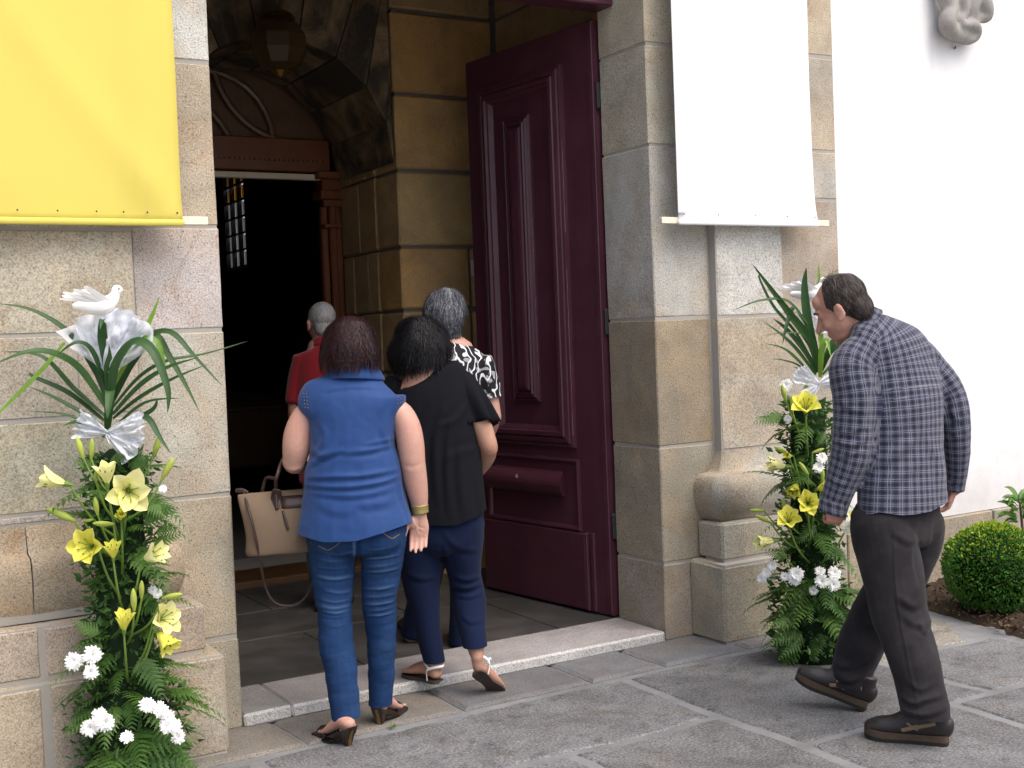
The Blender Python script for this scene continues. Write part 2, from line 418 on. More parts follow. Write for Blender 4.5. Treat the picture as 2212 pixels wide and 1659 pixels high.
# carved scroll at the foot of a window surround on the white wall
def carved():
    bm = bmesh.new(); Y = Vector((1, 0, 0)); d0 = 7.24
    def c(px, py, o=0.0):
        p = P(px, py, 1); r = (p-EYEP); t = (4.87-o)/r.y; return EYEP+r*t
    tube(bm, [c(2028, -60, .04), c(2040, -15, .05), c(2052, 20, .06), c(2046, 48, .07), c(2056, 68, .06), c(2076, 76, .05), c(2098, 72, .04)], [.05, .055, .05, .055, .05, .04, .025], Y, 10)
    tube(bm, [c(2078, -60, .06), c(2078, -10, .08), c(2084, 25, .09), c(2076, 42, .09), c(2084, 54, .1), c(2098, 52, .09), c(2110, 62, .07), c(2106, 78, .05), c(2088, 86, .04), c(2070, 86, .03)], [.045, .045, .03, .026, .026, .028, .032, .034, .034, .02], Y, 10)
    tube(bm, [c(2120, -60, .06), c(2116, -20, .07), c(2128, 12, .08), c(2130, 36, .07), c(2112, 40, .06), c(2104, 56, .05), c(2106, 76, .03)], [.055, .05, .05, .04, .03, .028, .03], Y, 10)
    tube(bm, [c(2082, -60, .0), c(2082, 0, .02), c(2084, 50, .02), c(2086, 78, .0)], [.11, .10, .07, .04], Y, 10)
    me = remesh(bm, .012, 2); return me
def remesh(bm, voxel, smooth=3, fac=.5):
    "fuse the closed pieces of bm into one continuous surface"
    me = bpy.data.meshes.new('tmp'); bmesh.ops.recalc_face_normals(bm, faces=bm.faces[:]); bm.to_mesh(me); bm.free()
    o = bpy.data.objects.new('tmp', me); COL.objects.link(o)
    m = o.modifiers.new('r', 'REMESH'); m.mode = 'VOXEL'; m.voxel_size = voxel; m.use_smooth_shade = True
    if smooth:
        s = o.modifiers.new('s', 'SMOOTH'); s.factor = fac; s.iterations = smooth
    dg = bpy.context.evaluated_depsgraph_get()
    out = bpy.data.meshes.new_from_object(o.evaluated_get(dg)); bpy.data.objects.remove(o); bpy.data.meshes.remove(me)
    out.polygons.foreach_set('use_smooth', [True]*len(out.polygons))
    return out
me = carved(); mesh_obj('carved_scroll', me, granite('weathered_carving', .1, .3, 0, .3), church, (.30, .29, .27))
for px, py in ((2062, 88), (2063, 104)):
    bm = bmesh.new(); r = P(px, py, 1)-EYEP; q = EYEP+r*(4.89/r.y); tube(bm, [q, q+Vector((-.03, -.03, 0))], [.006, .004], Vector((0, 0, 1)), 6); bm_obj('iron_nail', bm, M_GREYIRON, church)
# door sill
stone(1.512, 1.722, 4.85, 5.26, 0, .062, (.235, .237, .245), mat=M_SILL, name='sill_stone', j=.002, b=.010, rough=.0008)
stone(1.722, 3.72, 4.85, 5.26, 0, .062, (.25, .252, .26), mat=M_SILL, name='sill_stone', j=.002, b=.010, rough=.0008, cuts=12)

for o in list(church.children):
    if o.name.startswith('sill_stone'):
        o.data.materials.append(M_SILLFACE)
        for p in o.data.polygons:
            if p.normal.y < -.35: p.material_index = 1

# ---------------------------------------------------------------- door leaf
def door_leaf(hinge, d, n):
    "d: along the leaf, n: out of its outer face"
    fr = Matrix((d, n, Vector((0, 0, 1)))).transposed().to_4x4(); fr.translation = hinge
    dm = bpy.data.meshes.new('door')
    bm = bmesh.new()
    box_into(bm, 0, 1.14, -.06, 0, .012, 3.20, .004, 0, fr)
    leaf = bm_obj('door', bm, M_DOOR, church)
    leaf['label'] = 'tall maroon panelled door standing open inward'
    def mould(name, s0, s1, z0, z1, steps, mat=M_DOOR):
        "mitred moulding: steps = (inset, height) profile from the outer edge inward"
        bm = bmesh.new(); rings = []
        for ins, h in steps:
            rings.append([bm.verts.new(fr @ Vector(q)) for q in ((s0+ins, h, z0+ins), (s1-ins, h, z0+ins), (s1-ins, h, z1-ins), (s0+ins, h, z1-ins))])
        for a, b in zip(rings, rings[1:]):
            for i in range(4): bm.faces.new((a[i], a[(i+1) % 4], b[(i+1) % 4], b[i]))
        return bm, rings
    big = [(0, -.001), (.0, .022), (.012, .027), (.022, .022), (.026, .034), (.048, .040), (.054, .030), (.062, .044), (.084, .046), (.090, .030), (.100, .026), (.112, .010), (.118, -.001)]
    bm, _ = mould('', .245, 1.0, .915, 3.015, big); bm_obj('panel_moulding', bm, M_DOOR, leaf)
    inner = [(0, -.001), (0, .014), (.010, .022), (.016, .016), (.030, .030), (.040, .026), (.046, .036), (.050, .036), (.050, .020), (.062, .020), (.068, .036), (.074, .040), (.090, .044)]
    bm, rr = mould('', .535, .775, 1.165, 2.795, inner); bm.faces.new(rr[-1]); bm_obj('raised_panel', bm, M_DOOR, leaf)
    low = [(0, -.001), (0, .012), (.010, .018), (.020, .012), (.028, -.001)]
    bm, _ = mould('', .225, 1.065, .452, .85, low); bm_obj('panel_moulding', bm, M_DOOR, leaf)
    # half-round roll
    bm = bmesh.new(); rings = []
    for i in range(13):
        t = math.pi*i/12; z = .705-.072*math.cos(t); h = .078*math.sin(t); rings.append((z, h))
    ends = [bm.verts.new(fr @ Vector((.31+.05*(1-math.sin(math.pi*i/12)), rings[i][1], rings[i][0]))) for i in range(13)]
    ends2 = [bm.verts.new(fr @ Vector((1.02-.05*(1-math.sin(math.pi*i/12)), rings[i][1], rings[i][0]))) for i in range(13)]
    for i in range(12): bm.faces.new((ends[i], ends[i+1], ends2[i+1], ends2[i]))
    bm.faces.new(ends[::-1]); bm.faces.new(ends2)
    bm_obj('half_round_roll', bm, M_DOOR, leaf)
    # bottom rail with a stepped vertical edge
    bm = bmesh.new(); box_into(bm, .19, 1.12, -.01, .018, .02, .445, .006, 0, fr)
    box_into(bm, .165, .185, -.01, .024, .02, .452, .004, 0, fr); box_into(bm, .12, .15, -.01, .014, .02, .452, .004, 0, fr)
    bm_obj('bottom_rail', bm, M_DOOR, leaf)
    bm = bmesh.new(); box_into(bm, .0, .035, -.01, .006, .02, 3.19, .003, 0, fr); bm_obj('edge_bead', bm, M_DOOR, leaf)
    # chipped paint
    gm = plain('chipped_undercoat', (.45, .42, .40), .8)
    vs = [fr @ Vector((.70+.02*math.cos(k*1.05)*random.uniform(.5, 1), .0775, .738+.012*math.sin(k*1.05))) for k in range(6)]
    for v in vs: v += fr.to_3x3() @ Vector((0, .0, 0))
    bm = bmesh.new(); bm.faces.new([bm.verts.new(fr @ Vector((.70+.016*math.cos(k*1.05)*random.uniform(.5, 1), .075-.0, .735+.014*math.sin(k*1.05)))) for k in range(6)]); bm_obj('paint_chip', bm, gm, leaf)
    rw = random.Random(2)
    for s0, z0, z1, h in ((.247, .98, 1.9, .0225), (.247, 2.1, 2.6, .0225), (.5365, 1.25, 1.75, .0146), (.5365, 1.9, 2.2, .0146), (.995, 1.5, 2.0, .0225)):
        bm = bmesh.new(); n_ = 14; A_, B_ = [], []
        for k in range(n_+1):
            zz = z0+(z1-z0)*k/n_; w_ = .0004+.0016*rw.random()**3; A_.append(bm.verts.new(fr @ Vector((s0-w_, h+.0004, zz)))); B_.append(bm.verts.new(fr @ Vector((s0+w_, h+.0006, zz))))
        for k in range(n_): bm.faces.new((A_[k], A_[k+1], B_[k+1], B_[k]))
        bm_obj('paint_chip', bm, gm, leaf)
    for s0, s1, z in ((.30, .62, .8515), (.74, .90, .8515), (.45, .60, .4525), (.78, .98, .4525)):
        bm = bmesh.new(); A_, B_ = [], []
        for k in range(11):
            ss = s0+(s1-s0)*k/10; w_ = .0006+.003*rw.random()**2; A_.append(bm.verts.new(fr @ Vector((ss, .002, z+.0006)))); B_.append(bm.verts.new(fr @ Vector((ss, .002+w_*2, z+.0008))))
        for k in range(10): bm.faces.new((A_[k], A_[k+1], B_[k+1], B_[k]))
        bm_obj('paint_chip', bm, gm, leaf)
    for z in (.5, 1.6, 2.8):
        bm = bmesh.new(); q = [fr @ Vector((-.012, -.02, z-.06)), fr @ Vector((-.012, -.02, z+.06))]; tube(bm, q, [.012, .012], n=8, k=1); bm_obj('hinge', bm, M_GREYIRON, leaf)
    return leaf
dv = Vector((-.127, .992, 0)).normalized(); nv = Vector((-.992, -.127, 0)).normalized()
door_leaf(Vector((3.70, 5.285, .045)), dv, nv)
# the other leaf, folded back inside the left jamb
lf = box('door', 1.47, 1.53, 5.29, 6.4, .06, 3.24, M_DOOR, church)
# transom over the doorway
bm = bmesh.new()
for y0, y1, z0, z1 in ((5.12, 5.27, 3.275, 3.33), (5.10, 5.27, 3.33, 3.40), (5.14, 5.27, 3.40, 3.97)): box_into(bm, 1.50, 3.73, y0, y1, z0, z1, .008)
bm_obj('door_transom', bm, M_DOOR, church)

# ---------------------------------------------------------------- porch and nave behind the doorway
def inst(x0, x1, y0, y1, z0, z1, c=None, j=.012): return stone(x0, x1, y0, y1, z0, z1, c or random.choice([(.42, .29, .14), (.44, .29, .13), (.38, .27, .14)]), mat=M_INSTONE, name='interior_stone', j=j, b=.012, cuts=3, rough=.003)
random.seed(21)
bm = bmesh.new()
for a in ((3.37, 6.0, 7.03, 7.93, 0, 4.9), (-.8, 1.84, 7.02, 7.93, 0, 4.9), (4.13, 4.5, 5.27, 7.02, 0, 4.9), (.7, 1.08, 5.27, 7.02, 0, 4.9), (.7, 4.5, 5.27, 8.0, 4.55, 4.9)): box_into(bm, *a)
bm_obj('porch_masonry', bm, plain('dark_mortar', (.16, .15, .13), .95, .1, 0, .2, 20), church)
zs = [0, .55, 1.02, 1.38, 1.78, 2.19, 2.68, 3.17, 3.7, 4.5]
for i, (a, b) in enumerate(zip(zs, zs[1:])):
    # front face right of the inner arch, stones wrap the corner
    xs = [3.34, 3.86, 4.1] if i in (3, 4) else [3.34, 4.1]
    for k, (x0, x1) in enumerate(zip(xs, xs[1:])): inst(x0, x1, 7.0, 7.34, a, b, [(.50, .325, .135), (.54, .315, .115), (.46, .31, .145)][(i+k) % 3])
    ys = [7.34, 7.62, 7.93] if i % 2 else [7.34, 7.5, 7.74, 7.93]
    if i in (1, 2): ys = [7.34, 7.93]
    for y0, y1 in zip(ys, ys[1:]): inst(3.34, 3.7, y0, y1, a, b, j=.006)
for i, (a, b) in enumerate(zip(zs, zs[1:])):
    ys = [5.29, 6.1, 7.0] if i % 2 else [5.29, 5.75, 6.5, 7.0]
    for y0, y1 in zip(ys, ys[1:]): inst(4.1, 4.4, y0, y1, a, b, (.36, .26, .14))
for i, (a, b) in enumerate(zip(zs, zs[1:])): inst(1.6, 1.86, 7.0, 7.9, a, b); inst(1.0, 1.1, 5.3, 7.0, a, b)
# arch over the inner opening: voussoirs
cx, cz, ra = 2.6, 2.72, .74
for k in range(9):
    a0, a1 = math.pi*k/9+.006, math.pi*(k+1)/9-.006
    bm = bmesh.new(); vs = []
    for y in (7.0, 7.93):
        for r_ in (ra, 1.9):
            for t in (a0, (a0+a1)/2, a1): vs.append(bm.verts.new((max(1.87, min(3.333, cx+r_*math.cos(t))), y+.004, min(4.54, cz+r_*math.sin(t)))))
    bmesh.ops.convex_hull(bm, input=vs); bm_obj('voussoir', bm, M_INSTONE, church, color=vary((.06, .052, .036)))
# porch floor
floor = bm_obj('porch_floor', (lambda b: (box_into(b, .7, 6, 5.26, 8.6, -.2, .036), b)[1])(bmesh.new()), M_MORTAR, church)
M_FLOOR = paint('dark_slate_floor', (.034, .033, .032), (.062, .060, .056), .5, .4, .2, (3, 3, 3))
random.seed(4)
for y0, y1, xs in ((5.265, 6.12, [1.0, 2.25, 3.35, 4.1]), (6.12, 6.75, [1.0, 1.9, 2.9, 4.1]), (6.75, 7.45, [1.0, 2.3, 3.3, 4.1])):
    for a, b in zip(xs, xs[1:]):
        box('floor_slab', a+.004, b-.004, y0+.004, y1-.004, -.05, .05+random.uniform(-.002, .002), M_FLOOR, church, .003)
box('threshold', 1.9, 3.3, 7.46, 7.9, -.05, .09, M_PEW, church, .01)
# nave shell
bm = bmesh.new()
for a in ((-2, 7.5, 7.93, 30, -.2, .03), (-2.3, -2, 7.93, 30, 0, 9), (-2, 7.5, 30, 30.3, 0, 9), (-2.3, 7.5, 7.93, 30.3, 9, 9.3),
          (5.6, 5.9, 7.93, 16.75, 0, 9), (5.6, 5.9, 17.75, 30.3, 0, 9), (5.6, 5.9, 16.75, 17.75, 0, 2.75), (5.6, 5.9, 16.75, 17.75, 4.35, 9), (-2, 1.6, 7.93, 8.0, 0, 9), (3.7, 5.6, 7.93, 8.0, 0, 9), (1.6, 3.7, 7.93, 8.0, 4.5, 9)): box_into(bm, *a)
bm_obj('nave_wall', bm, M_PLASTER, church)
# leaded window in the nave wall
g = G('frosted_pane', .5, .3); g.col((.55, .56, .55))
tr = g.n('ShaderNodeBsdfTranslucent'); tr.inputs[0].default_value = (.8, .8, .78, 1)
mx = g.n('ShaderNodeMixShader'); mx.inputs[0].default_value = .4
g.t.links.new(g.b.outputs[0], mx.inputs[1]); g.t.links.new(tr.outputs[0], mx.inputs[2]); g.t.links.new(mx.outputs[0], g.t.nodes['Material Output'].inputs[0]); M_PANE = g.m
g = G('amber_pane', .5, .3); g.col((.5, .3, .02))
tr = g.n('ShaderNodeBsdfTranslucent'); tr.inputs[0].default_value = (.8, .48, .03, 1)
mx = g.n('ShaderNodeMixShader'); mx.inputs[0].default_value = .4
g.t.links.new(g.b.outputs[0], mx.inputs[1]); g.t.links.new(tr.outputs[0], mx.inputs[2]); g.t.links.new(mx.outputs[0], g.t.nodes['Material Output'].inputs[0]); M_AMBER = g.m
bm = bmesh.new()
for y in (16.77, 17.09, 17.41, 17.73): box_into(bm, 5.60, 5.66, y-.02, y+.02, 2.76, 4.35)
for k in range(7): box_into(bm, 5.61, 5.65, 16.75, 17.75, 2.76+.24*k, 2.785+.24*k)
win = bm_obj('nave_window', bm, M_GREYIRON, church)
for i in range(3):
    for k in range(6):
        box('window_pane', 5.67, 5.68, 16.79+.32*i, 17.07+.32*i, 2.79+.24*k, 2.99+.24*k, M_AMBER if k > 3 else M_PANE, win, 0)
# inner wooden portal: jamb columns, capitals, transom, fan tracery
portal = bmesh.new()
for x in (3.30, 3.345): tube(portal, [Vector((x, 7.98, .05)), Vector((x, 7.98, 2.55))], [.03, .03], Vector((1, 0, 0)), 10, 1)
box_into(portal, 3.36, 3.50, 7.96, 8.06, .05, 2.62, .01); box_into(portal, 3.22, 3.27, 7.99, 8.05, .05, 2.62, .008)
bm_obj('wooden_jamb', portal, M_WOOD, church)
bm = bmesh.new()
for z0, z1, e in ((2.40, 2.43, .02), (2.55, 2.60, .02), (2.60, 2.66, .05), (2.66, 2.74, .03), (2.74, 2.79, .07)): box_into(bm, 3.24-e, 3.46+e, 7.95-e, 8.06, z0, z1, .006)
bm_obj('capital', bm, M_WOOD, church)
bm = bmesh.new(); box_into(bm, 1.6, 3.30, 7.97, 8.05, 2.79, 3.02, .008)
for k in range(46): box_into(bm, 1.66+.035*k, 1.68+.035*k, 7.955, 7.98, 2.86, 2.875, 0)
bm_obj('wooden_transom', bm, M_WOOD, church)
box('transom_bead', 1.6, 3.24, 7.95, 8.0, 2.735, 2.775, M_BATTEN, church)
bm = bmesh.new()
def arc_bar(cx_, cz_, r_, a0, a1, w_): tube(bm, [Vector((cx_+r_*math.cos(a0+(a1-a0)*i/14), 8.0, cz_+r_*math.sin(a0+(a1-a0)*i/14))) for i in range(15)], [(w_, .02)]*15, Vector((0, 0, 1)), 8, 1)
arc_bar(2.45, 3.0, .92, 0, math.pi, .05); arc_bar(2.05, 2.75, .6, .35, math.pi*.75, .025); arc_bar(3.05, 3.55, .55, math.pi*1.0, math.pi*1.55, .025); arc_bar(2.45, 3.0, .45, 0, math.pi, .025)
bm_obj('fan_tracery', bm, M_PEW, church)
box('tympanum_panel', 1.6, 3.7, 8.03, 8.06, 3.0, 4.5, M_PEW, church)
# small white push plate beside the open door
sp = box('push_plate', 3.855, 3.885, 6.982, 6.996, 1.995, 2.105, plain('ivory_plastic', (.62, .58, .47), .5), church, .003)
# high altar and pews (deep in the shade of the nave)
bm = bmesh.new()
for x in (1.2, 2.2, 3.6, 4.6): lathe_into(bm, [(.2, 0), (.22, .1), (.14, .2), (.16, 1.8), (.12, 3.4), (.2, 3.5), (.22, 3.7)], 12, Vector((x, 29.2, 1.2)))
box_into(bm, .6, 5.2, 29.4, 29.9, 0, 7.0); box_into(bm, .9, 4.9, 28.9, 29.5, 0, 1.2); box_into(bm, .9, 4.9, 28.8, 29.5, 4.9, 5.3)
retable = bm_obj('retable', bm, M_GOLD); tag(retable, 'dim gilded retable with columns far inside the dark nave', 'altarpiece')
bm = bmesh.new(); box_into(bm, 1.8, 4.2, 25.2, 26.2, .03, 1.1, .02); alt = bm_obj('altar', bm, M_PLASTER); tag(alt, 'pale altar block at the far end of the nave', 'altar')
bm = bmesh.new(); box_into(bm, 1.72, 4.28, 25.12, 26.28, 1.1, 1.12, .004); ac = bm_obj('altar_cloth', bm, M_WHITECLOTH); tag(ac, 'white cloth spread on the far altar', 'altar cloth')
ordn = ['last', 'second to last', 'third from last', 'fourth from last', 'fifth from last', 'sixth from last']
for k in range(6):
    y = 11.2+k*1.05
    t = thing('pew', 'dark wooden pew in the nave, %s row from the doorway' % ['first', 'second', 'third', 'fourth', 'fifth', 'sixth'][k], 'pew', group='pews in the dark nave')
    box('backrest', 2.75, 5.4, y, y+.04, .45, .98, M_PEW, t); box('top_rail', 2.72, 5.43, y-.03, y+.06, .98, 1.03, M_PEW, t, .012)
    box('seat', 2.75, 5.4, y+.04, y+.46, .43, .47, M_PEW, t)
    for x in (2.71, 5.41): box('end_panel', x, x+.04, y-.02, y+.5, .03, 1.0, M_PEW, t)
# hanging lantern in the porch
def lantern():
    t = thing('hanging_lantern', 'amber glass lantern hanging from the dark porch vault', 'lantern')
    c = P(603, 92, 7.0); c = Vector((c.x, c.y, c.z))
    g = G('amber_glass', .4, .3); g.set(g.b, 'Transmission Weight', .75); g.col((.16, .095, .03)); mg = g.m
    bm = bmesh.new(); lathe_into(bm, [(.05, -.16), (.12, -.13), (.165, -.05), (.165, .03), (.12, .10), (.07, .13)], 8, c); bm_obj('glass_shade', bm, mg, t)
    bm = bmesh.new(); lathe_into(bm, [(.03, .19), (.09, .16), (.10, .135), (.07, .13)], 12, c); bm_obj('brass_cap', bm, M_BRASS, t); bm = bmesh.new(); lathe_into(bm, [(.02, -.2), (.055, -.165), (.02, -.15)], 8, c); bm_obj('brass_finial', bm, M_BRASS, t)
    bm = bmesh.new(); tube(bm, [c+Vector((0, 0, .18)), Vector((c.x, c.y, 4.56))], [.008, .008], n=6, k=1); bm_obj('chain', bm, M_BRASS, t)
    bm = bmesh.new(); tube(bm, [c+Vector((0, 0, -.06)), c+Vector((0, 0, .13))], [.022, .022], n=8, k=1); bm_obj('candle_tube', bm, plain('dull_lamp_brass', (.10, .065, .02), .7), t)
lantern()

# ---------------------------------------------------------------- banners
def banner(name, label, x0, x1, z0, z1, y, mat, bar, nails, foldL=0.0, seed=1, flare=0.0):
    t = thing(name, label, 'banner')
    nx, nz = 44, 60; vs, fs = [], []
    for j in range(nz+1):
        v = j/nz; z = z0+(z1-z0)*v
        for i in range(nx+1):
            u = i/nx; pin = min(1, v*14)
            e = .0
            if flare: e = -flare*math.sin(min(1, v*3.2)*math.pi)*.0 + flare*(1-math.exp(-v*9))*math.exp(-v*.8)
            xa, xb = x0+e*.4, x1-e
            x = xa+(xb-xa)*u
            q = noise.noise(Vector((u*4+seed, v*1.6, seed)))*.026*pin + noise.noise(Vector((u*14+seed, v*3, 2*seed)))*.004*pin
            q += .014*pin*math.exp(-((u-.93)/.03)**2)*(1-.4*v)+.010*pin*math.exp(-((u-.84)/.025)**2)*(.5+.5*math.sin(v*5+seed))
            crease = .004*math.exp(-(((u-1)*1.3+v*.9*0+(.0))/.05)**2)
            dg = abs((1-u)*.8-(v*.75)); q += .012*math.exp(-(dg/.03)**2)*math.exp(-v*2.2)*(1 if u > .6 else 0)
            vs.append((x, y-q-.002, z))
    for j in range(nz):
        for i in range(nx): a = j*(nx+1)+i; fs.append((a, a+1, a+nx+2, a+nx+1))
    o = raw_obj('cloth', vs, fs, mat, t, True)
    sm = o.modifiers.new('thickness', 'SOLIDIFY'); sm.thickness = .0025
    # hem rolled round the batten
    bm = bmesh.new(); tube(bm, [Vector((x0, y-.010, z0+.006)), Vector((x1, y-.010, z0+.006))], [(.008, .014)]*2, Vector((0, 1, 0)), 10, 6); bm_obj('hem', bm, mat, t, True)
    if foldL:
        bm = bmesh.new(); box_into(bm, x0-.012, x0+foldL, y-.022, y-.014, z0+.05, z1, .003); bm_obj('side_fold', bm, mat, t)
    bx0, bx1, bz = bar
    box('batten', bx0, bx1, y+.001, y+.022, bz-.014, bz+.018, M_BATTEN, t, .002)
    bm = bmesh.new(); ball(bm, Vector((0, 0, 0)), .0035, .004, .0035, seg=8); n0 = None
    for nx_ in nails:
        if n0 is None: n0 = bm_obj('nail', bm, M_GREYIRON, t); n0.location = (nx_, y-.014, z0+.045)
        else: share(n0, 'nail', t).location = (nx_, y-.014, z0+.045)
    return t
banner('yellow_banner', 'plain yellow cloth banner hung left of the doorway', -.6, 1.325, 2.075, 4.4, 4.735, M_YELLOW, (-.65, 1.43, 2.09), [.72, .86, 1.0, 1.1, 1.19, 1.305, .5, .3], seed=3)
banner('white_banner', 'plain white cloth banner hung right of the doorway', 3.80, 4.745, 2.115, 4.4, 4.74, M_WHITECLOTH, (3.70, 4.84, 2.128), [3.83, 4.05, 4.3, 4.52, 4.72], foldL=.045, seed=8, flare=.035)

# ---------------------------------------------------------------- flower bed ground
bed = [(4.93, 3.60), (5.10, 3.98), (5.16, 4.3), (5.18, 4.87), (9, 4.87), (9, 2.9), (6.2, 3.0)]
def soil():
    vs, fs = [], []
    n = 90; xs = np.linspace(4.85, 7.6, 110); ys = np.linspace(2.9, 4.9, 90)
    def edge(y): return 4.93+.25*min(1, max(0, (y-3.45)/.8))**.7 + .03*noise.noise(Vector((y*6, 0, 0)))
    for y in ys:
        for x in xs:
            d = x-edge(y); h = -.03+min(1, max(0, d/.10))*.055+ (.035*noise.fractal(Vector((x*7, y*7, 0)), 1, 2, 5) + .02*noise.noise(Vector((x*32, y*32, 2))))*min(1, max(0, d/.06))
            vs.append((x, y, h if d > 0 else -.03))
    nx = len(xs)
    for j in range(len(ys)-1):
        for i in range(nx-1): a = j*nx+i; fs.append((a, a+1, a+nx+1, a+nx))
    g = G('dark_garden_soil', .95, .15)
    c = g.mix(g.noise(9, 5, .65), (.024, .017, .012), (.075, .052, .036)); c = g.mix(g.ramp(g.vor(38), [(.1, .7), (.3, 0.0)]), c, (.11, .08, .055))
    g.col(c); g.bump(g.noise(70, 5, .7), .9, .01)
    o = raw_obj('soil', vs, fs, g.m, None, True); o['kind'] = 'structure'
    # clods and dry leaf litter
    bm = bmesh.new(); rnd = random.Random(3)
    for k in range(1500):
        y = rnd.uniform(2.95, 4.8); x = edge(y)+rnd.random()**1.6*1.8+.01
        r_ = rnd.uniform(.003, .012)
        m = Matrix.Translation((x, y, .025+rnd.uniform(0, .03))) @ Matrix.Rotation(rnd.uniform(0, 6), 4, Vector((rnd.random(), rnd.random(), rnd.random()+.1)).normalized()) @ Matrix.Diagonal((r_*1.6, r_, r_*.5, 1))
        bmesh.ops.create_icosphere(bm, subdivisions=1, radius=1, matrix=m)
    gl = G('clods_and_litter', .95, .1); gl.col(gl.ramp(gl.noise(25, 2), [(.3, (.022, .016, .011)), (.5, (.07, .045, .028)), (.7, (.16, .115, .075))]))
    o = bm_obj('soil_litter', bm, gl.m); o['kind'] = 'stuff'
soil()
# ---------------------------------------------------------------- leaves, flowers, ferns
def leafmat(name, a, b, rough=.38, trans=.25, vein=None):
    g = G(name, rough, .3)
    c = g.mix(g.obrnd(), a, b); c = g.mix(g.ramp(g.noise(30, 3), [(.3, 0.0), (.7, .35)]), c, tuple(x*1.5 for x in b))
    g.col(c); g.bump(g.noise(60, 2), .15, .002)
    tr = g.n('ShaderNodeBsdfTranslucent'); g.set(tr, 'Color', tuple(min(1, x*1.6) for x in b))
    mx = g.n('ShaderNodeMixShader'); mx.inputs[0].default_value = trans
    g.t.links.new(g.b.outputs[0], mx.inputs[1]); g.t.links.new(tr.outputs[0], mx.inputs[2]); g.t.links.new(mx.outputs[0], g.t.nodes['Material Output'].inputs[0])
    return g.m
M_SPEAR = leafmat('dark_spear_leaf', (.014, .048, .016), (.030, .078, .018), .45, .15)
M_SPEARL = leafmat('young_spear_leaf', (.12, .24, .03), (.17, .30, .04), .35)
M_FERN = leafmat('leather_fern', (.030, .085, .018), (.085, .165, .032), .4)
M_FILL = leafmat('filler_leaf', (.020, .060, .016), (.055, .125, .026), .4)
M_STEM = leafmat('green_stem', (.10, .19, .03), (.15, .24, .045), .4, .1)
M_BUD = leafmat('lily_bud', (.26, .36, .06), (.42, .48, .10), .45, .2)
M_PETAL = leafmat('pale_yellow_petal', (.74, .70, .22), (.82, .80, .40), .5, .3)
M_PETALY = leafmat('yellow_petal', (.70, .66, .08), (.76, .72, .14), .5, .3)
M_WPETAL = leafmat('white_petal', (.80, .80, .78), (.82, .82, .80), .6, .25)
M_STAMEN = plain('stamen', (.35, .16, .03), .7)
def tulle_mat():
    g = G('white_tulle', .8, .2); g.col((.82, .85, .90))
    tp = g.n('ShaderNodeBsdfTransparent'); tl = g.n('ShaderNodeBsdfTranslucent'); tl.inputs[0].default_value = (.82, .86, .92, 1)
    m1 = g.n('ShaderNodeMixShader'); m1.inputs[0].default_value = .35
    g.t.links.new(g.b.outputs[0], m1.inputs[1]); g.t.links.new(tl.outputs[0], m1.inputs[2])
    m2 = g.n('ShaderNodeMixShader'); g.set(m2, 0, g.ramp(g.noise(9, 3), [(.3, .08), (.7, .36)]))
    g.t.links.new(m1.outputs[0], m2.inputs[1]); g.t.links.new(tp.outputs[0], m2.inputs[2]); g.t.links.new(m2.outputs[0], g.t.nodes['Material Output'].inputs[0])
    return g.m
M_TULLE = tulle_mat()
M_DOVE = plain('white_dove_feather', (.84, .83, .80), .7, .2, 0, .04, 60, .25)

def blade(name, pts, width, mat, parent, face, fold=.25, color=None):
    "long strap leaf along pts: V-folded, widest at a third, pointed"
    res = [Vector(v) for v in spline([tuple(p) for p in pts], 7)]
    n = len(res); vs, fs = [], []
    for i, p in enumerate(res):
        t = i/(n-1); wd = width*.84*(.55+.45*math.sin(min(1, t*2.2)*math.pi/2))*(1 if t < .35 else max(.02, 1-((t-.35)/.65)**1.8))
        tg = (res[min(i+1, n-1)]-res[max(i-1, 0)]).normalized()
        s = tg.cross(face)
        s = s.normalized() if s.length > .05 else CAMR
        nrm = s.cross(tg)
        vs += [p-s*wd/2+nrm*wd*fold*.5, p-s*wd*.22+nrm*wd*fold*.12, p, p+s*wd*.22+nrm*wd*fold*.12, p+s*wd/2+nrm*wd*fold*.5]
    for i in range(n-1):
        for k in range(4): a = i*5+k; fs.append((a, a+1, a+6, a+5))
    return raw_obj(name, vs, fs, mat, parent, True)

# shared flower meshes, built once at the origin (z = flower axis)
def petal_mesh(L, W, curl, cup=.25):
    vs, fs = [], []; n = 9
    for i in range(n+1):
        t = i/n; wd = W*math.sin(math.pi*min(1, .05+t*.95)**1.2)**.72
        # axis bends outward
        a = .35+curl*t; r = L*t
        x = L*(.12*t+.88*(math.sin(.25+curl*t)-math.sin(.25))/max(curl, .1)*1.0) if False else 0
        vs.append((t, wd))
    P2 = []; x = z = 0.0
    for i in range(n+1):
        t = i/n; ang = .22+curl*t**1.4
        if i: x += L/n*math.sin(ang); z += L/n*math.cos(ang)
        P2.append((x, z, ang))
    out = []
    for (x, z, ang), (t, wd) in zip(P2, vs):
        for k in (-1, -.5, 0, .5, 1):
            up = cup*wd*k*k*.5 - (.10*wd if k == 0 else 0)
            out.append((x-up*math.cos(ang)*1.0, k*wd/2, z+up*math.sin(ang)))
    for i in range(n):
        for k in range(4): a = i*5+k; fs.append((a, a+1, a+6, a+5))
    me = bpy.data.meshes.new('petal'); me.from_pydata(out, [], fs); me.update()
    me.polygons.foreach_set('use_smooth', [True]*len(fs)); return me
PET_OPEN = petal_mesh(.108, .068, 1.2, .35); PET_HALF = petal_mesh(.105, .050, .5, .4); PET_SHUT = petal_mesh(.095, .034, .12, .7)
for m_ in (PET_OPEN, PET_HALF, PET_SHUT): m_.materials.append(M_PETAL)
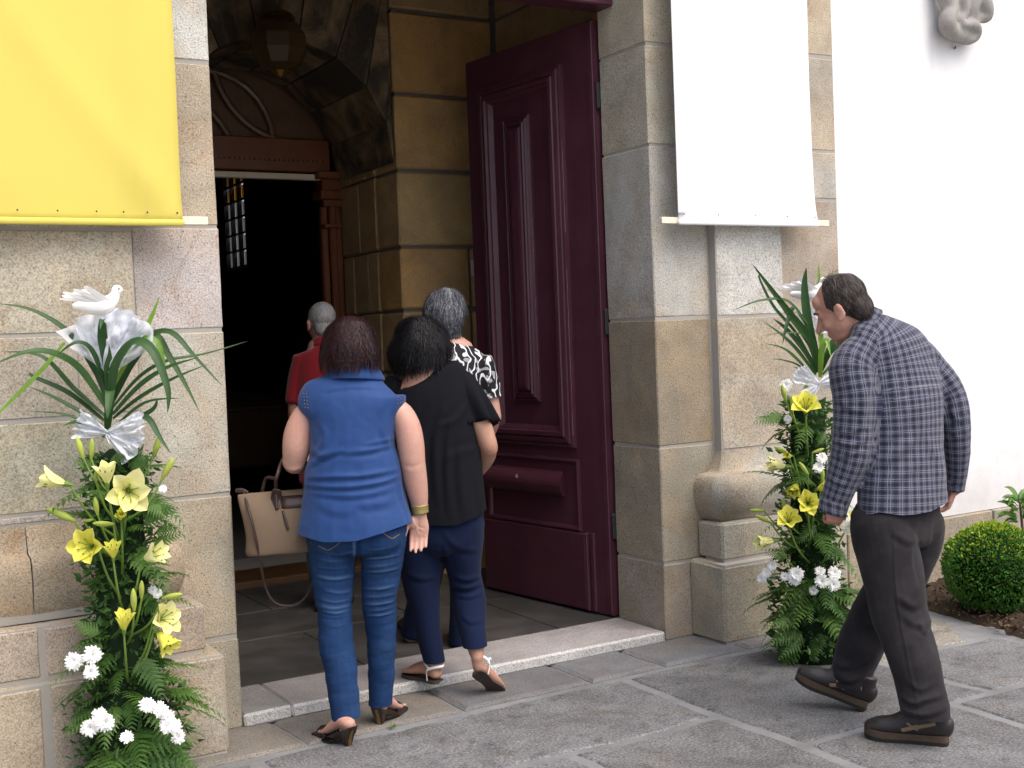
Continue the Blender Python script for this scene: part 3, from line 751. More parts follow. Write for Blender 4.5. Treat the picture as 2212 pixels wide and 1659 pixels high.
PETY_OPEN, PETY_HALF, PETY_SHUT = (m_.copy() for m_ in (PET_OPEN, PET_HALF, PET_SHUT))
for m_ in (PETY_OPEN, PETY_HALF, PETY_SHUT): m_.materials[0] = M_PETALY
def heart_mesh():
    bm = bmesh.new()
    tube(bm, [Vector((0, 0, -.02)), Vector((0, 0, .0)), Vector((0, 0, .02))], [.006, .010, .006], Vector((1, 0, 0)), 8, 2)
    for k in range(6):
        a = k*math.pi/3+.4; q = Vector((math.cos(a), math.sin(a), 0))
        tube(bm, [Vector((0, 0, .01)), q*.012+Vector((0, 0, .04)), q*.024+Vector((0, 0, .062))], [.0018, .0014, .0012], Vector((1, 0, 0)), 5, 2)
        ball(bm, q*.026+Vector((0, 0, .064)), .003, .003, .006, seg=6)
    me = bpy.data.meshes.new('lily'); bm.to_mesh(me); bm.free(); me.materials.append(M_STEM); return me
HEART = heart_mesh()
def bud_mesh():
    bm = bmesh.new()
    tube(bm, [Vector((0, 0, 0)), Vector((0, 0, .025)), Vector((0, 0, .055)), Vector((0, 0, .08)), Vector((0, 0, .09))], [.006, .012, .014, .009, .004], Vector((1, 0, 0)), 9, 3)
    for v in bm.verts:
        a = math.atan2(v.co.y, v.co.x); k = 1-.10*abs(math.sin(1.5*a)); v.co.x *= k; v.co.y *= k
    me = bpy.data.meshes.new('bud'); bmesh.ops.recalc_face_normals(bm, faces=bm.faces[:]); bm.to_mesh(me); bm.free(); me.materials.append(M_BUD)
    me.polygons.foreach_set('use_smooth', [True]*len(me.polygons)); return me
BUD = bud_mesh()
def mum_mesh(seed):
    rnd = random.Random(seed); vs, fs = [], []
    for ring, (cnt, L, el) in enumerate(((17, .034, .12), (15, .031, .45), (12, .025, .85), (8, .016, 1.2))):
        for k in range(cnt):
            a = 2*math.pi*(k+rnd.uniform(-.3, .3))/cnt; l = L*rnd.uniform(.85, 1.12); e = el+rnd.uniform(-.15, .15)
            d = Vector((math.cos(a)*math.cos(e), math.sin(a)*math.cos(e), math.sin(e))); s = Vector((-math.sin(a), math.cos(a), 0)); u = d.cross(s)
            b = len(vs)
            for t, wd in ((.1, .002), (.55, .0045), (.85, .0042), (1, .0015)):
                c = d*(l*t)+u*(-.006*t*t); vs.extend([c-s*wd-u*.001, c+s*wd-u*.001])
            for q in range(3): fs.append((b+2*q, b+2*q+1, b+2*q+3, b+2*q+2))
    me = bpy.data.meshes.new('chrysanthemum'); me.from_pydata([tuple(v) for v in vs], [], fs); me.update(); me.materials.append(M_WPETAL); return me
MUMS = [mum_mesh(i) for i in range(3)]
def fern_mesh(seed, L=.20, W=.085):
    "triangular leather-fern frond: rachis along +x, toothed pinnae both sides"
    rnd = random.Random(seed); vs, fs = [], []
    def strip(pts, w0, w1, up):
        b = len(vs)
        for i, p in enumerate(pts):
            t = i/(len(pts)-1); wd = w0*(1-t)+w1*t
            tg = (pts[min(i+1, len(pts)-1)]-pts[max(0, i-1)]).normalized(); s = tg.cross(up).normalized()
            vs.extend([p-s*wd, p+s*wd])
        for i in range(len(pts)-1): a = b+2*i; fs.append((a, a+1, a+3, a+2))
    def rach(t): return Vector((L*t, .012*math.sin(t*3+seed), -.045*t*t*(1+.4*(seed % 3))))
    strip([rach(i/6) for i in range(7)], .0018, .0006, Vector((0, 0, 1)))
    n = 10
    for k in range(n):
        t = .08+.88*k/(n-1); c = rach(t); pl = (W*(1-t)**.75*(1.0 if t > .2 else .8)+.008)*rnd.uniform(.9, 1.08)
        for sgn in (-1, 1):
            d = Vector((.55+.3*t, sgn*1.0, -.08+rnd.uniform(-.16, .12))).normalized()
            side = Vector((d.y, -d.x, 0)).normalized(); up_ = d.cross(side)*rnd.uniform(.1, .35)
            m = 5; w0 = min(.0115, pl*.22)*(1.05-.35*t); prev = None; b = len(vs)
            for j in range(m*2+1):
                u = j/(m*2); q = c+d*(pl*u)+Vector((0, 0, -.014*u*u)); wd = w0*(1-u**1.5)*(1.25 if j % 2 else .62)+.0004
                vs.extend([q-side*wd+d*(wd*.6 if j % 2 else 0)+up_*wd, q, q+side*wd+d*(wd*.6 if j % 2 else 0)+up_*wd])
            for j in range(m*2): a = b+3*j; fs.extend([(a, a+1, a+4, a+3), (a+1, a+2, a+5, a+4)])
    me = bpy.data.meshes.new('fern_frond'); me.from_pydata([tuple(v) for v in vs], [], fs); me.update(); me.materials.append(M_FERN); return me
FERNS = [fern_mesh(i, *s) for i, s in enumerate(((.21, .085), (.17, .075), (.24, .075), (.15, .06)))]
def orient(loc, z, spin=0.0, scale=1.0):
    q = z.to_track_quat('Z', 'Y').to_matrix().to_4x4() @ Matrix.Rotation(spin, 4, 'Z') @ Matrix.Diagonal((scale, scale, scale, 1))
    m = q.copy(); m.translation = loc; return m
def orient_x(loc, x, up, scale=1.0):
    x = x.normalized(); z = (up-x*up.dot(x)).normalized(); y = z.cross(x)
    m = Matrix((x*scale, y*scale, z*scale)).transposed().to_4x4(); m.translation = loc; return m
def data_obj(name, me, parent, m, mat=None):
    o = bpy.data.objects.new(name, me); COL.objects.link(o); o.parent = parent; o.matrix_local = m; return o

def flower_column(label, base, dpx, blades, lilies, buds, mums, ferns_n, axis_px, seed, tulle_top=None, extra=None, dep=None):
    """base: foot on the ground; dep: distance of its axis; axis_px(y) = picture x of the axis at picture y"""
    rnd = random.Random(seed)
    t = thing('flower_column', label, 'flower arrangement', group='flower columns beside the doorway')
    ax0, ax1 = base, Vector((base.x, base.y, 1.25))
    toC = Vector((-base.x, -base.y, 0)).normalized(); rt = Vector((-toC.y, toC.x, 0))
    if rt.dot(CAMR) < 0: rt = -rt
    bm = bmesh.new()
    lathe_into(bm, [(.14, 0), (.145, .25), (.12, .32), (.10, .36), (.09, .8), (.075, 1.2), (.03, 1.24)], 14, base)
    for v in bm.verts: v.co += noise.noise_vector(v.co*9)*.02*(1 if v.co.z > .02 else 0)
    bm_obj('moss_core', bm, plain('dark_florist_foam', (.012, .025, .010), .9, .1, 0, .4, 20, .5) if 'dark_florist_foam' not in bpy.data.materials else bpy.data.materials['dark_florist_foam'], t, True)
    # filler foliage: uncountable small leaves
    vs, fs = [], []
    for k in range(2600):
        z = rnd.uniform(.02, 1.22); a = rnd.uniform(0, 2*math.pi); r_ = (.165 if z < .36 else .112)-.03*z*.8+rnd.gauss(0, .022)
        c = base+Vector((math.cos(a)*r_, math.sin(a)*r_, z)); o_ = Vector((math.cos(a), math.sin(a), rnd.uniform(-.4, .7)))
        d = (o_+Vector((rnd.gauss(0, .6), rnd.gauss(0, .6), rnd.gauss(0, .6)))).normalized(); s = d.orthogonal().normalized(); s = Matrix.Rotation(rnd.uniform(0, 6.3), 3, d) @ s
        L = rnd.uniform(.018, .05); wd = L*rnd.uniform(.16, .30); u = d.cross(s)*L*.15; b = len(vs)
        vs += [c, c+d*L*.5-s*wd+u, c+d*L, c+d*L*.5+s*wd+u]; fs += [(b, b+1, b+2), (b, b+2, b+3)]
    o = raw_obj('filler_foliage', vs, fs, M_FILL, t); o['kind'] = 'stuff'
    # fern fronds
    for k in range(ferns_n):
        low = rnd.random() < .5
        z = rnd.uniform(.05, .42) if low else rnd.uniform(.3, 1.2)
        a = rnd.uniform(-1.9, 1.9); r_ = (.125 if z < .36 else .09)
        d = (toC*math.cos(a)+rt*math.sin(a)); c = base+d*r_*.9+Vector((0, 0, z))
        dirn = (d*1.0+Vector((0, 0, rnd.uniform(-.5, .5) if not low else rnd.uniform(-.7, .25)))).normalized()
        up = (Vector((0, 0, 1))*.7+d*.75+rt*rnd.uniform(-.4, .4))
        data_obj('fern_frond', FERNS[rnd.randrange(4)], t, orient_x(c, dirn, up, rnd.uniform(.75, 1.1) * (1 if z > .12 else .8)))
    for px, py, tx, ty, sc in (extra or []):
        c = P(px, py, dep-.12); d = P(tx, ty, dep-.16)-c
        data_obj('fern_frond', FERNS[0], t, orient_x(c, d, toC+Vector((0, 0, .6)), d.length/.21*sc))
    # strap leaves of the crown
    for b_ in blades:
        pts, wd, lt = b_
        q = [P(x, y, dep+dd) for x, y, dd in pts]
        ln = sum((q[i+1]-q[i]).length for i in range(len(q)-1))
        blade('strap_leaf', q, wd, M_SPEARL if lt else M_SPEAR, t, (toC+Vector((0, 0, .9))).normalized() if abs(q[-1].z-q[0].z) < ln*.75 else toC)
    def stem_to(p, parent, zoff=.22):
        d = p-ax0; z = max(.1, p.z-zoff); q0 = Vector((base.x, base.y, z))+toC*.07
        mid = q0.lerp(p, .6)+toC*.03-Vector((0, 0, .03))
        bm = bmesh.new(); tube(bm, [q0, mid, p], [.005, .0045, .0035], n=6, k=4); bm_obj('stem', bm, M_STEM, parent, True)
    for px, py, dd, kind, ax, ay, az, sc in lilies:
        p = P(px, py, dep+dd); ax_ = (CAMR*ax+Vector((0, 0, 1))*ay+toC*az).normalized()
        ly = bpy.data.objects.new('lily', HEART); COL.objects.link(ly); ly.parent = t
        Y = kind.endswith('y'); kd = kind[0]
        pm = {'o': (PETY_OPEN if Y else PET_OPEN), 'h': (PETY_HALF if Y else PET_HALF), 's': (PETY_SHUT if Y else PET_SHUT)}[kd]
        sp = rnd.uniform(0, 1)
        for k in range(6):
            tilt = rnd.uniform(-.14, .14)
            m = orient(p, ax_, sp+k*math.pi/3, sc*(1 if k % 2 else .94)) @ Matrix.Rotation(tilt, 4, 'Y') @ Matrix.Translation((.004, 0, -.004 if k % 2 else 0))
            o = data_obj('petal', pm, ly, m)
        ly.matrix_local = Matrix(); 
        # the heart itself sits at the flower: give it its own placed mesh
        hm = HEART.copy(); hm.transform(orient(p, ax_, sp, sc)); ly.data = hm
        stem_to(p-ax_*.015, ly)
    for px, py, dd, ax, ay, az, sc in buds:
        p = P(px, py, dep+dd); ax_ = (CAMR*ax+Vector((0, 0, 1))*ay+toC*az).normalized()
        bm_ = BUD.copy(); bm_.transform(orient(p, ax_, rnd.uniform(0, 3), sc)); b_ = bpy.data.objects.new('lily_bud', bm_); COL.objects.link(b_); b_.parent = t
        stem_to(p, b_, .16)
    for px, py, dd, ax, ay, sc in mums:
        p = P(px, py, dep+dd); ax_ = (CAMR*ax+Vector((0, 0, 1))*ay+toC).normalized()
        data_obj('chrysanthemum', MUMS[rnd.randrange(3)], t, orient(p, ax_, rnd.uniform(0, 6), sc))
    return t, toC, rt
def crumple(name, parent, centre, lobes, seed, mat=None):
    "gathered net fabric: each lobe = (direction, length, half width, side)"
    for li, (d, L, W, sd) in enumerate(lobes):
        d = d.normalized(); s = (sd-d*sd.dot(d)).normalized(); n_ = d.cross(s); vs, fs = [], []; nu, nv = 26, 22
        for i in range(nu+1):
            for j in range(nv+1):
                u = i/nu; v = j/nv*2-1
                wd = W*(.10+.90*u**.75)
                p = centre+d*(L*u*(1-.12*v*v))+s*(wd*v)
                q = noise.noise(Vector((u*2.5+seed+li*7, v*4, seed)))*.05+math.sin(v*9+seed+li)*.014*(1-.5*u)+noise.noise(Vector((u*9, v*11, seed+li)))*.012
                vs.append(p+n_*(q*(.35+u)*L/.16)+n_*(W*.55*(1-v*v))*u)
        for i in range(nu):
            for j in range(nv): a = i*(nv+1)+j; fs.append((a, a+1, a+nv+2, a+nv+1))
        raw_obj(name, vs, fs, mat or M_TULLE, parent, True)
def dove(label, c, right, fwd, sc=1.0):
    t = thing('dove_figurine', label, 'dove figurine')
    up = Vector((0, 0, 1)); 
    def q(x, y, z): return c+right*x*sc+up*y*sc-fwd*z*sc
    bm = bmesh.new()
    tube(bm, [q(-.075, .012, 0), q(-.03, .01, 0), q(.01, .012, 0), q(.035, .028, 0), q(.047, .048, 0)], [.012*sc, .026*sc, .032*sc, .022*sc, .015*sc], fwd, 12, 4)
    ball(bm, q(.052, .060, 0), .0175*sc, .0165*sc, .0165*sc)
    me = remesh(bm, .0035, 2); b = mesh_obj('body', me, M_DOVE, t)
    bm = bmesh.new(); tube(bm, [q(.066, .058, 0), q(.080, .054, 0)], [.0045*sc, .001*sc], up, 8, 2); bm_obj('beak', bm, plain('dove_beak', (.45, .36, .26), .5) if 'dove_beak' not in bpy.data.materials else bpy.data.materials['dove_beak'], t, True)
    bm = bmesh.new(); ball(bm, q(.058, .063, .0155), .0028*sc, .0028*sc, .0028*sc, seg=8); bm_obj('eye', bm, plain('dove_eye', (.01, .01, .01), .2) if 'dove_eye' not in bpy.data.materials else bpy.data.materials['dove_eye'], t)
    for s2 in (1, -1):
        vs, fs = [], []; n = 9
        for k in range(n):
            f = k/(n-1); root = q(.022-.05*f, .025, s2*.024); tip = q(-.035-.085*f, .066-.022*f+.010*math.sin(k*2.1), s2*(.045+.02*(1-f)))
            if s2 == -1: tip = q(-.045-.07*f, .070-.02*f, s2*.05)
            d = tip-root; w_ = right*.008*sc+up*.004*sc; b0 = len(vs); o_ = -fwd*.0012*k*s2
            for u in (0, .35, .75, .93, 1): 
                m = (1.0 if u < .9 else (.7 if u < 1 else .15)); vs.extend([root+d*u-w_*m+o_, root+d*u+w_*m+o_])
            for i in range(4): a = b0+2*i; fs.append((a, a+1, a+3, a+2))
        raw_obj('wing', vs, fs, M_DOVE, t)
    return t

# ---- arrangement left of the doorway
DL = 4.36
bL = on_z(268, 1690); bL = EYEP+(bL-EYEP)*1.0
q0 = P(262, 1200, DL); bL = Vector((q0.x, q0.y, 0))
BL = [([(236, 880, 0), (235, 800, -.03), (222, 735, -.06), (222, 690, -.10), (216, 712, -.14)], .046, 0),
      ([(228, 860, 0), (205, 800, .02), (150, 720, .03), (70, 670, 0), (-10, 655, -.05)], .030, 0),
      ([(230, 880, 0), (175, 800, -.04), (120, 765, -.1), (60, 760, -.16), (-20, 790, -.22)], .040, 0),
      ([(228, 900, 0), (160, 840, 0), (90, 770, -.03), (0, 760, -.05)], .024, 0),
      ([(226, 910, 0), (150, 850, .02), (75, 815, .04), (64, 805, .05)], .026, 0),
      ([(224, 930, 0), (190, 900, -.02), (120, 860, -.04), (62, 835, -.06)], .022, 0),
      ([(140, 740, -.02), (90, 800, -.05), (20, 870, -.08), (-15, 905, -.1)], .022, 1),
      ([(225, 935, 0), (190, 915, -.03), (130, 893, -.06), (52, 889, -.1)], .014, 0),
      ([(226, 945, 0), (195, 920, -.06), (165, 912, -.1), (135, 920, -.15)], .030, 0),
      ([(238, 870, 0), (250, 790, -.05), (290, 740, -.09), (330, 760, -.12), (362, 840, -.14), (362, 892, -.15)], .052, 0),
      ([(238, 850, 0), (262, 770, -.02), (300, 735, -.02), (340, 740, -.02), (358, 820, -.02), (360, 810, -.03)], .030, 1),
      ([(240, 850, 0), (280, 770, .05), (320, 700, .07), (345, 640, .08)], .030, 1),
      ([(242, 860, 0), (290, 780, 0), (330, 725, 0), (372, 720, -.02), (420, 770, -.05), (482, 836, -.09)], .036, 0),
      ([(242, 870, 0), (300, 760, .03), (335, 725, .03), (365, 770, 0), (400, 830, -.03), (432, 892, -.06)], .036, 0),
      ([(244, 880, 0), (300, 815, .02), (360, 780, .05), (440, 765, .10), (535, 737, .16)], .020, 0),
      ([(244, 895, 0), (300, 835, -.04), (360, 795, -.06), (430, 772, -.08)], .030, 0),
      ([(244, 905, 0), (300, 860, 0), (370, 820, .02), (450, 786, .05)], .022, 0),
      ([(242, 930, 0), (290, 885, -.03), (330, 865, -.05), (392, 860, -.08)], .020, 0),
      ([(242, 945, 0), (280, 915, -.02), (330, 885, -.02), (340, 860, -.02)], .030, 0),
      ([(240, 945, 0), (290, 905, -.08), (320, 905, -.12), (345, 945, -.15), (369, 980, -.17)], .032, 0),
      ([(232, 930, 0), (236, 880, -.05), (238, 845, -.09), (234, 880, -.13), (232, 905, -.14)], .044, 0),
      ([(232, 840, 0), (200, 760, -.06), (165, 740, -.10), (120, 770, -.12)], .026, 0)]
LIL = [(276, 1058, -.26, 'o', .12, -.05, 1, 1.08), (142, 1045, -.20, 'h', -.9, .25, .35, 1.0), (232, 1046, -.22, 'h', 0, 1, .25, .85),
       (205, 1180, -.20, 'oy', -.45, .1, .75, .95), (245, 1206, -.22, 'hy', .05, 1, .35, .68), (312, 1208, -.18, 'h', .9, .45, .35, .95),
       (268, 1362, -.22, 'hy', .05, 1, .3, .8), (338, 1340, -.16, 'o', .8, .35, .5, .9), (340, 1365, -.2, 'hy', .75, -.7, .4, .95), (262, 1122, -.2, 'sy', .0, .5, .8, .7)]
BUDS = [(180, 990, -.14, -.25, 1, .1, .85), (197, 992, -.14, .1, 1, .1, .8), (332, 985, -.10, .35, 1, .1, .85), (350, 1035, -.12, .6, 1, .1, .95), (160, 1125, -.14, -1, .5, .2, 1.1),
        (211, 1112, -.2, -.1, 1, .3, .7), (245, 1132, -.22, -.9, .1, .5, .75), (290, 1318, -.22, 0, 1, .2, .85), (306, 1292, -.18, .05, 1, .2, .7), (352, 1292, -.16, 1, .25, .2, .8),
        (208, 1044, -.2, 0, 1, .5, .55), (182, 1126, -.16, .8, .2, .4, .45)]
MM = [(160, 1428, -.2, -.2, .3, .95), (200, 1415, -.2, .1, .4, 1.0), (196, 1452, -.22, 0, .1, .8), (195, 1572, -.24, -.2, .1, .95), (228, 1560, -.25, .2, .1, .95), (215, 1545, -.2, 0, .6, .8), (274, 1592, -.26, 0, 1.2, .7),
      (318, 1524, -.2, .2, .8, .85), (345, 1532, -.2, .3, .8, .85), (362, 1550, -.18, .5, .5, .85), (376, 1570, -.16, .7, .3, .85), (385, 1592, -.15, .8, .1, .8), (360, 1568, -.19, .3, .2, .8), (340, 1282, -.12, .4, .3, .55), (330, 1275, -.1, .3, .3, .5), (352, 1056, -.12, .5, .3, .45)]
EX = [(330, 1180, 400, 1145, .8), (335, 1150, 385, 1135, .9), (320, 1090, 372, 1125, .9), (300, 1420, 345, 1500, 1.1), (215, 1370, 165, 1340, 1.1), (225, 1400, 165, 1390, 1.1), (280, 1010, 330, 985, 1.0), (235, 1000, 270, 980, 1.1), (200, 1010, 155, 985, .9),
      (250, 1620, 240, 1690, 1.1), (290, 1610, 390, 1600, 1.2), (290, 1640, 395, 1650, 1.2), (310, 1130, 380, 1090, .9)]
colL, tcL, rtL = flower_column('flower column left of the doorway with large open yellow lilies and wide strap leaves', bL, 0, BL, LIL, BUDS, MM, 60, None, 5, dep=DL, extra=EX)
crumple('tulle_puff', colL, P(232, 800, DL-.02), [(P(185, 690, DL)-P(232, 800, DL), .225, .11, CAMR), (P(228, 680, DL)-P(232, 800, DL), .215, .13, CAMR), (P(285, 700, DL-.05)-P(232, 800, DL), .22, .11, CAMR), (P(262, 690, DL-.05)-P(232, 800, DL-.02), .22, .10, CAMR)], 3)
crumple('tulle_bow', colL, P(232, 935, DL-.12), [(P(165, 925, DL)-P(232, 945, DL), .13, .055, Vector((0, 0, 1))), (P(300, 932, DL)-P(232, 942, DL), .14, .06, Vector((0, 0, 1))), (P(290, 975, DL)-P(232, 930, DL), .13, .05, CAMR)], 9)
dove('small white dove figurine on the tulle above the left flower column', P(218, 668, DL-.06), rtL, -tcL, 1.12)

# ---- arrangement right of the doorway, partly behind the man
DR = 5.72
q0 = P(1752, 1200, DR); bR = Vector((q0.x, q0.y, 0))
BR = [([(1768, 800, 0), (1752, 740, -.04), (1700, 670, -.08), (1625, 570, -.12)], .052, 0),
      ([(1770, 790, 0), (1745, 690, -.03), (1738, 620, -.04), (1742, 578, -.05)], .05, 0),
      ([(1775, 780, 0), (1772, 700, .06), (1770, 630, .08), (1768, 568, .08)], .034, 1),
      ([(1765, 800, 0), (1720, 720, 0), (1670, 660, .04), (1640, 600, .06), (1645, 598, .06)], .018, 0),
      ([(1745, 700, -.03), (1700, 650, -.08), (1640, 650, -.12), (1583, 671, -.16)], .022, 0),
      ([(1740, 700, 0), (1715, 665, -.05), (1700, 700, -.09), (1690, 745, -.12)], .030, 0),
      ([(1762, 810, 0), (1725, 760, -.03), (1690, 725, -.05), (1650, 695, -.06)], .026, 0),
      ([(1765, 805, 0), (1740, 760, -.05), (1700, 712, -.05), (1670, 688, -.04)], .030, 0),
      ([(1760, 818, 0), (1720, 775, -.05), (1690, 752, -.08), (1652, 742, -.12)], .024, 0),
      ([(1758, 822, 0), (1725, 790, -.04), (1690, 778, -.07), (1664, 775, -.1)], .016, 0),
      ([(1756, 826, 0), (1730, 800, -.03), (1712, 792, -.05)], .014, 0),
      ([(1768, 780, 0), (1735, 725, -.06), (1690, 720, -.1), (1640, 726, -.14)], .012, 0),
      ([(1775, 800, 0), (1800, 740, 0), (1850, 700, -.02), (1905, 720, -.05)], .04, 0),
      ([(1775, 800, 0), (1795, 760, -.05), (1830, 740, -.08), (1850, 780, -.1)], .04, 0),
      ([(1776, 810, 0), (1820, 770, .04), (1880, 750, .06), (1930, 760, .06)], .026, 0),
      ([(1772, 815, 0), (1775, 760, -.08), (1785, 735, -.10), (1795, 770, -.14)], .036, 1)]
LILR = [(1740, 890, -.24, 'oy', .05, .75, .75, 1.0), (1700, 1008, -.16, 's', -1, .1, .2, 1.15), (1722, 1045, -.2, 'hy', -.3, -.5, .6, .8), (1745, 1088, -.26, 'oy', .1, .3, 1, .85), (1766, 1058, -.24, 'hy', .6, .4, .5, .7),
        (1703, 1130, -.24, 'oy', .1, .7, .8, .85), (1672, 1168, -.14, 'h', -1, -.1, .3, 1.0), (1838, 1130, -.1, 'o', .5, .2, .7, 1.1), (1710, 985, -.18, 'sy', -.5, .1, .6, .6)]
BUDSR = [(1698, 868, -.14, -.2, 1, .1, .9), (1712, 890, -.15, .05, 1, .1, .9), (1738, 858, -.1, .2, 1, .1, .8), (1700, 978, -.14, -.8, .4, .2, .75), (1650, 1103, -.06, -1, .05, .1, .7), (1664, 1128, -.08, -.9, .45, .1, .85), (1690, 1100, -.12, .2, 1, .2, .6),
         (1745, 1025, -.2, -.5, .8, .2, .8), (1776, 1045, -.2, .1, 1, .2, .7), (1755, 978, -.18, .8, .3, .2, .6)]
MMR = [(1698, 832, -.12, -.3, .3, .9), (1702, 905, -.1, -.2, .3, .6), (1768, 1010, -.2, .2, .3, .8), (1775, 990, -.2, .2, .4, .8), (1805, 1120, -.14, .3, .5, .9), (1835, 1140, -.14, .3, .3, .9), (1645, 1250, -.12, -.6, .1, .75), (1655, 1238, -.12, -.4, .3, .7), (1668, 1222, -.12, -.2, .5, .7),
       (1720, 1240, -.2, -.1, .3, 1.05), (1716, 1252, -.2, -.2, .0, .9), (1772, 1234, -.2, .1, 1, .75), (1802, 1238, -.2, .2, .4, .95), (1775, 1256, -.22, -.1, .3, .95), (1800, 1262, -.22, .2, .1, .95), (1757, 1276, -.2, -.1, .0, .65), (1695, 1246, -.18, -.2, .2, .6)]
EXR = [(1690, 895, 1625, 905, .9), (1710, 870, 1690, 842, .8), (1700, 1200, 1650, 1190, .8), (1720, 1330, 1670, 1345, 1.2), (1720, 1355, 1668, 1380, 1.2), (1750, 1290, 1790, 1340, 1.2), (1730, 1290, 1712, 1335, 1.2), (1780, 1300, 1835, 1330, 1.1), (1730, 1365, 1690, 1410, 1.2), (1770, 1360, 1760, 1412, 1.2), (1800, 1340, 1830, 1390, 1.2),
       (1760, 1130, 1720, 1170, 1.0), (1780, 930, 1765, 960, 1.0), (1800, 910, 1840, 940, 1.0), (1790, 1180, 1830, 1210, 1.0)]
colR, tcR, rtR = flower_column('flower column right of the doorway with smaller lilies, standing beside the man in plaid', bR, 0, BR, LILR, BUDSR, MMR, 70, None, 17, dep=DR, extra=EXR)
crumple('tulle_puff', colR, P(1775, 720, DR), [(P(1750, 660, DR)-P(1780, 730, DR), .14, .09, CAMR), (P(1810, 650, DR)-P(1780, 730, DR), .17, .1, CAMR)], 4)
crumple('tulle_bow', colR, P(1770, 830, DR-.14), [(P(1722, 812, DR)-P(1770, 835, DR), .12, .05, Vector((0, 0, 1))), (P(1800, 825, DR)-P(1760, 835, DR), .14, .07, Vector((0, 0, 1))), (P(1735, 845, DR)-P(1760, 820, DR), .1, .04, CAMR)], 6)
dove('small white dove figurine half hidden behind the head of the man', P(1752, 640, DR+.03), rtR, -tcR, 1.15)

# ---- clipped box bush and broad-leaved plant by the white wall
def box_bush():
    rnd = random.Random(9); c = P(2146, 1232, 6.42); c.z = .252; rr = Vector((.245, .245, .222))
    t = thing('box_bush', 'round clipped box bush with yellow-green new tips in the soil bed', 'bush')
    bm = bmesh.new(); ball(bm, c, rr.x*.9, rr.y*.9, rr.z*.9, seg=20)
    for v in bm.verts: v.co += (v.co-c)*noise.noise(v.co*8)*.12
    bm_obj('shade_core', bm, plain('bush_shade', (.006, .016, .004), .9, .1), t)  # solid near-black ball: shade between the leaves put into its colour
    bm = bmesh.new(); tube(bm, [Vector((c.x, c.y, -.02)), Vector((c.x, c.y, .15))], [.03, .025], n=8, k=1); bm_obj('trunk', bm, M_PEW, t)
    for nm, cnt, mt, lo in (('foliage', 9500, leafmat('box_leaf', (.035, .115, .014), (.085, .21, .028), .32), -1), ('young_tips', 900, leafmat('box_tip', (.22, .30, .02), (.34, .42, .03), .4), .35)):
        vs, fs = [], []
        for k in range(cnt):
            u = rnd.uniform(lo, 1) if lo < 0 else 1-rnd.random()**1.6*(1-lo); a = rnd.uniform(0, 6.283); s_ = math.sqrt(1-u*u); d = Vector((s_*math.cos(a), s_*math.sin(a), u))
            k_ = 1+.07*noise.noise(d*3.0)+.05*noise.noise(d*8)+rnd.gauss(0, .022)+(.05 if rnd.random() < .02 else 0)+(.035 if lo > 0 else 0)
            p = c+Vector((d.x*rr.x, d.y*rr.y, d.z*rr.z))*k_
            ld = (d+Vector((rnd.gauss(0, .55), rnd.gauss(0, .55), rnd.gauss(.2, .5)))).normalized(); s = Matrix.Rotation(rnd.uniform(0, 6.3), 3, ld) @ ld.orthogonal().normalized()
            L = rnd.uniform(.011, .020); wd = L*.30; n_ = ld.cross(s)*L*.1; b = len(vs)
            vs += [p, p+ld*L*.35-s*wd+n_, p+ld*L*.75-s*wd*.8+n_, p+ld*L, p+ld*L*.75+s*wd*.8+n_, p+ld*L*.35+s*wd+n_]; fs.append((b, b+1, b+2, b+3, b+4, b+5))
        o = raw_obj(nm, vs, fs, mt, t); o['kind'] = 'stuff'
box_bush()
def broad_plant():
    rnd = random.Random(4); base = P(2215, 1200, 6.75); base.z = .02
    t = thing('broad_leaved_shrub', 'small broad-leaved shrub beside the white wall above the box bush', 'shrub')
    top = P(2203, 1085, 6.75)
    bm = bmesh.new(); tube(bm, [base, base.lerp(top, .5)+Vector((.01, 0, 0)), top], [.012, .009, .006], n=7, k=4); bm_obj('stem', bm, M_PEW, t, True)
    lm = leafmat('broad_leaf', (.035, .10, .012), (.09, .20, .025), .3)
    for k in range(30):
        a = rnd.uniform(0, 6.283); h = rnd.uniform(0, 1); q = top+Vector((0, 0, -.14*h+.03)); d = Vector((math.cos(a), math.sin(a), rnd.uniform(-.5, .9))).normalized()
        L = rnd.uniform(.07, .13)
        blade('leaf', [q+d*.02, q+d*(.02+L*.5)+Vector((0, 0, .012)), q+d*(.02+L)+Vector((0, 0, -.012))], L*.42, lm, t, (Vector((0, 0, 1))+d*.2+Vector((-.3, -.5, 0))).normalized(), .3)
broad_plant()
# weeds in the paving joints
lm = M_FERN
for i, (px, py, lab) in enumerate(((847, 1573, 'tiny green weed in the paving joint behind the heel of the blue blouse woman'), (2014, 1400, 'tiny green weed between paving slabs near the flower bed'))):
    rnd = random.Random(i); p = on_z(px, py, .0); vs, fs = [], []
    for k in range(14):
        a = rnd.uniform(0, 6.28); d = Vector((math.cos(a), math.sin(a), rnd.uniform(.4, 1.6))).normalized(); s = d.orthogonal().normalized()*.004; L = rnd.uniform(.012, .028); q = p+Vector((rnd.uniform(-.012, .012), rnd.uniform(-.012, .012), 0)); b = len(vs)
        vs += [q, q+d*L*.6-s, q+d*L, q+d*L*.6+s]; fs.append((b, b+1, b+2, b+3))
    tag(raw_obj('weed', vs, fs, lm), lab, 'weed')
